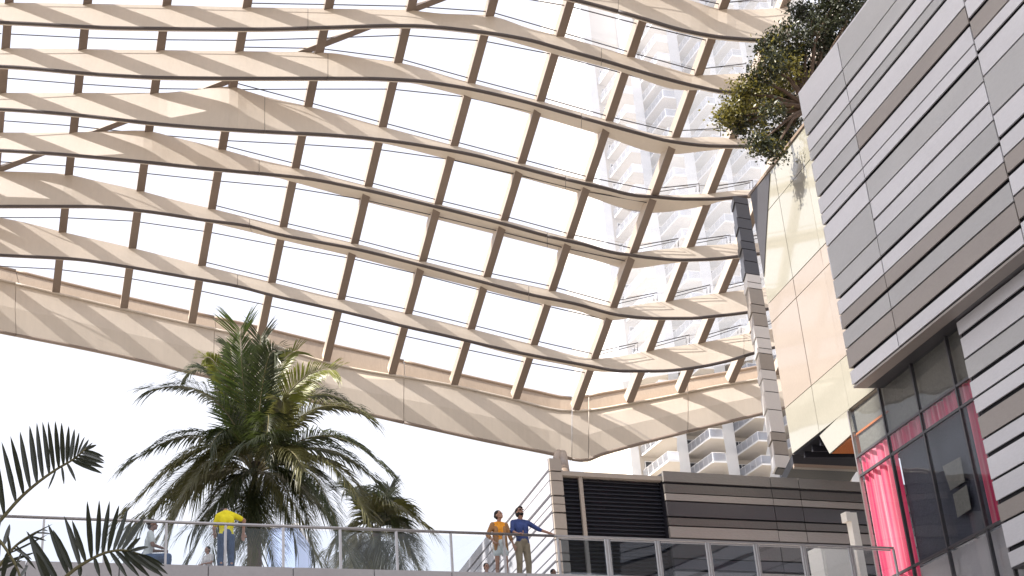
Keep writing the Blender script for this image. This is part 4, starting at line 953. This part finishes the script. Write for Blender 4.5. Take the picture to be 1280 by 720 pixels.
    if hairstyle == 'up': tmp.ball((0, .10, .02), (.06, .05, .06)); tmp.ball((0, .06, -.03), (.07, .05, .06)); 
    elif hairstyle == 'full':
        for s in (-1, 1): tmp.ball((s*.062, .045, -.03), (.032, .05, .075))
        tmp.ball((.02, -.03, .10), (.07, .06, .045)); tmp.ball((0, .07, -.03), (.07, .045, .07))
    else: tmp.ball((0, .06, -.02), (.07, .05, .07))
    hb = MB(); cut = []
    for v in tmp.v:
        x, y, z = v.x, v.y, v.z
        if y < -.045 and z < .075: y = -.045      # keep the face clear
        cut.append(H_(x, y, z))
    hb.add(cut, tmp.f); remesh(hb, 'hair', M['hair'], root, .011, 1)
    if beard:
        tmp = MB(); tmp.ball((0, -.045, -.082), (.050, .05, .034)); 
        for s in (-1, 1): tmp.ball((s*.052, -.02, -.05), (.014, .035, .04))
        tmp.ball((0, -.09, -.036), (.03, .012, .007)); hb = MB(); hb.add([H_(*v) for v in tmp.v], tmp.f); remesh(hb, 'beard', M['hair'], root, .009, 1)
    for s in (-1, 1):
        tmp = MB(); tmp.ball((s*.032, -.081, .006), (.013, .008, .007), 8, 6); e = MB(); e.add([H_(*v) + woff(root) for v in tmp.v], tmp.f); e.build('eye', M['dark_eye'], root, smooth=True)
        tmp = MB(); tmp.ball((s*.034, -.086, .030), (.018, .006, .0045), 8, 6); e = MB(); e.add([H_(*v) + woff(root) for v in tmp.v], tmp.f); e.build('eyebrow', M['hair'], root, smooth=True)
    tmp = MB(); tmp.ball((0, -.097, -.049), (.022, .006, .007), 8, 6); e = MB(); e.add([H_(*v) + woff(root) for v in tmp.v], tmp.f); e.build('mouth', M['lip'], root, smooth=True)
    if glasses:
        for s in (-1, 1):
            e = MB(); tmp = MB(); tmp.ball((s*.034, -.100, .008), (.026, .005, .019), 12, 8); e.add([H_(*v) + woff(root) for v in tmp.v], tmp.f); e.build('sunglass_lens', M['dark_eye'], root, smooth=True)
        e = MB(); e.tube([H_(-.08, -.0, .015) + woff(root), H_(-.055, -.098, .015) + woff(root), H_(.055, -.098, .015) + woff(root), H_(.08, -.0, .015) + woff(root)], .003, 5); e.build('sunglass_frame', M['dark_eye'], root)
    root.rotation_euler.z = yaw; root.scale = (sc, sc, sc)
    return root
def stand_J(**kw):
    J = dict(pel=(0, 0, .96), chest=(0, 0, 1.32), neck=(0, .01, 1.50), head=(0, -.01, 1.66), lsh=(-.19, 0, 1.44), rsh=(.19, 0, 1.44),
             lel=(-.26, .02, 1.15), rel=(.26, .02, 1.15), lwr=(-.27, -.06, .90), rwr=(.27, -.06, .90), lhip=(-.09, 0, .92), rhip=(.09, 0, .92),
             lkn=(-.11, -.02, .50), rkn=(.11, -.02, .50), lan=(-.12, .02, .09), ran=(.12, .02, .09))
    J.update(kw); return J
def deck_at(pxx, pyy, d):      # stands on the deck, d metres behind the rail, under pixel column pxx
    p = on_plane(pxx, pyy, RP + HN*d, HN); return Vector((p.x, p.y, ZD))
yawr = R(180) - math.atan2(H.x, H.y) + R(90) - R(180)   # face square to the rail
yaw_rail = math.atan2(H.y, H.x)
rh = 1.07 + .035
person('bearded man in blue long-sleeved top and khaki trousers leaning on the rail, looking up', deck_at(651, 660, .32), yaw_rail + .02,
       stand_J(head=(-.01, -.03, 1.675), lel=(-.265, -.10, 1.20), lwr=(-.22, -.27, rh), lhand=(-.13, -.34, rh), rel=(.40, -.10, 1.27), rwr=(.63, -.26, 1.14), rhand=(.71, -.31, 1.10),
               lkn=(-.12, -.06, .50), rkn=(.13, .0, .50), pel=(.02, .0, .96), chest=(0, -.02, 1.32)),
       'blue', 'khaki', hairstyle='full', beard=True, sleeve=.8, headrot=R(-24), turn=R(8), glasses=True)
person('smiling woman in tan jacket, orange top and pale shorts standing beside the man in blue', deck_at(624, 660, .30), yaw_rail - .05,
       stand_J(head=(.01, -.02, 1.655), lel=(-.29, .03, 1.18), lwr=(-.20, -.15, .97), lhand=(-.10, -.2, .93), rel=(.27, .03, 1.16), rwr=(.30, -.08, .93), rhand=(.31, -.12, .86), lsh=(-.165, 0, 1.43), rsh=(.165, 0, 1.43)),
       'orange', 'whitecloth', hairstyle='up', shorts=True, jacket='tan', sleeve=.95, female=True, headrot=R(-14), turn=R(28), sc=.955)
person('man in yellow t-shirt and jeans seen from behind at the balustrade, right arm raised', deck_at(283, 650, .45), yaw_rail + math.pi + .05,
       stand_J(neck=(0, -.07, 1.50), head=(.02, -.24, 1.47), chest=(0, .0, 1.27), lsh=(-.165, -.03, 1.40), rsh=(.165, -.03, 1.37), lel=(-.40, -.08, 1.32), lwr=(-.41, -.16, 1.06), rel=(.235, -.10, 1.12), rwr=(.17, -.30, 1.08), lhip=(-.085, 0, .92), rhip=(.085, 0, .92)),
       'yellow', 'denim', sleeve=.45, headrot=R(45))
def seat_J(**kw):
    J = dict(pel=(0, 0, .50), chest=(0, -.06, .86), neck=(0, -.07, 1.04), head=(0, -.10, 1.20), lsh=(-.19, -.06, .98), rsh=(.19, -.06, .98),
             lel=(-.25, -.12, .72), rel=(.25, -.12, .72), lwr=(-.12, -.32, .68), rwr=(.12, -.32, .68), lhip=(-.09, -.02, .48), rhip=(.09, -.02, .48),
             lkn=(-.12, -.44, .50), rkn=(.12, -.44, .50), lan=(-.12, -.40, .09), ran=(.12, -.40, .09))
    J.update(kw); return J
sp = [
 ('dark-haired person in pale shirt facing right behind the left balustrade glass', (184, 670), .75, yaw_rail + R(80), 'whitecloth', 'denim', 'skin_d', 1.0),
 ('person in white top sitting bent over beside the man in yellow', (262, 690), .9, yaw_rail + R(-60), 'clad_wh', 'denim', 'skin', .62),
 ('short dark-haired person seated low, only the head showing left of the couple', (606, 700), 2.6, yaw_rail, 'blue', 'denim', 'skin', .80),
 ('dark-haired person seated low beside the corner of the striped pavilion', (688, 700), 2.9, yaw_rail + .3, 'denim', 'denim', 'skin_d', .78)]
for lab, p_, d_, yw, tt, bb_, sk, sc_ in sp:
    L_ = deck_at(p_[0], p_[1], d_)
    person(lab, L_, yw, seat_J(), tt, bb_, skin=sk, sleeve=.45, sc=sc_)
    st = thing('stool', {184: 'low stool under the person in pale shirt', 262: 'low stool under the person in white top', 606: 'low stool under the seated person left of the couple', 688: 'low stool by the pavilion corner'}[p_[0]], 'stool', L_)
    o = MB(); o.tube([L_ + UP*.33*sc_, L_ + UP*.385*sc_], .19*sc_, 16); o.build('seat', M['clad_dk'], st)
    for q in range(3):
        e = L_ + Vector((math.cos(q*2.1), math.sin(q*2.1), 0))*.15*sc_; o = MB(); o.tube([e, e*.999 + UP*.33*sc_ + (L_ - e*.999)*.0], .015, 6); o.build('leg', M['steel'], st)
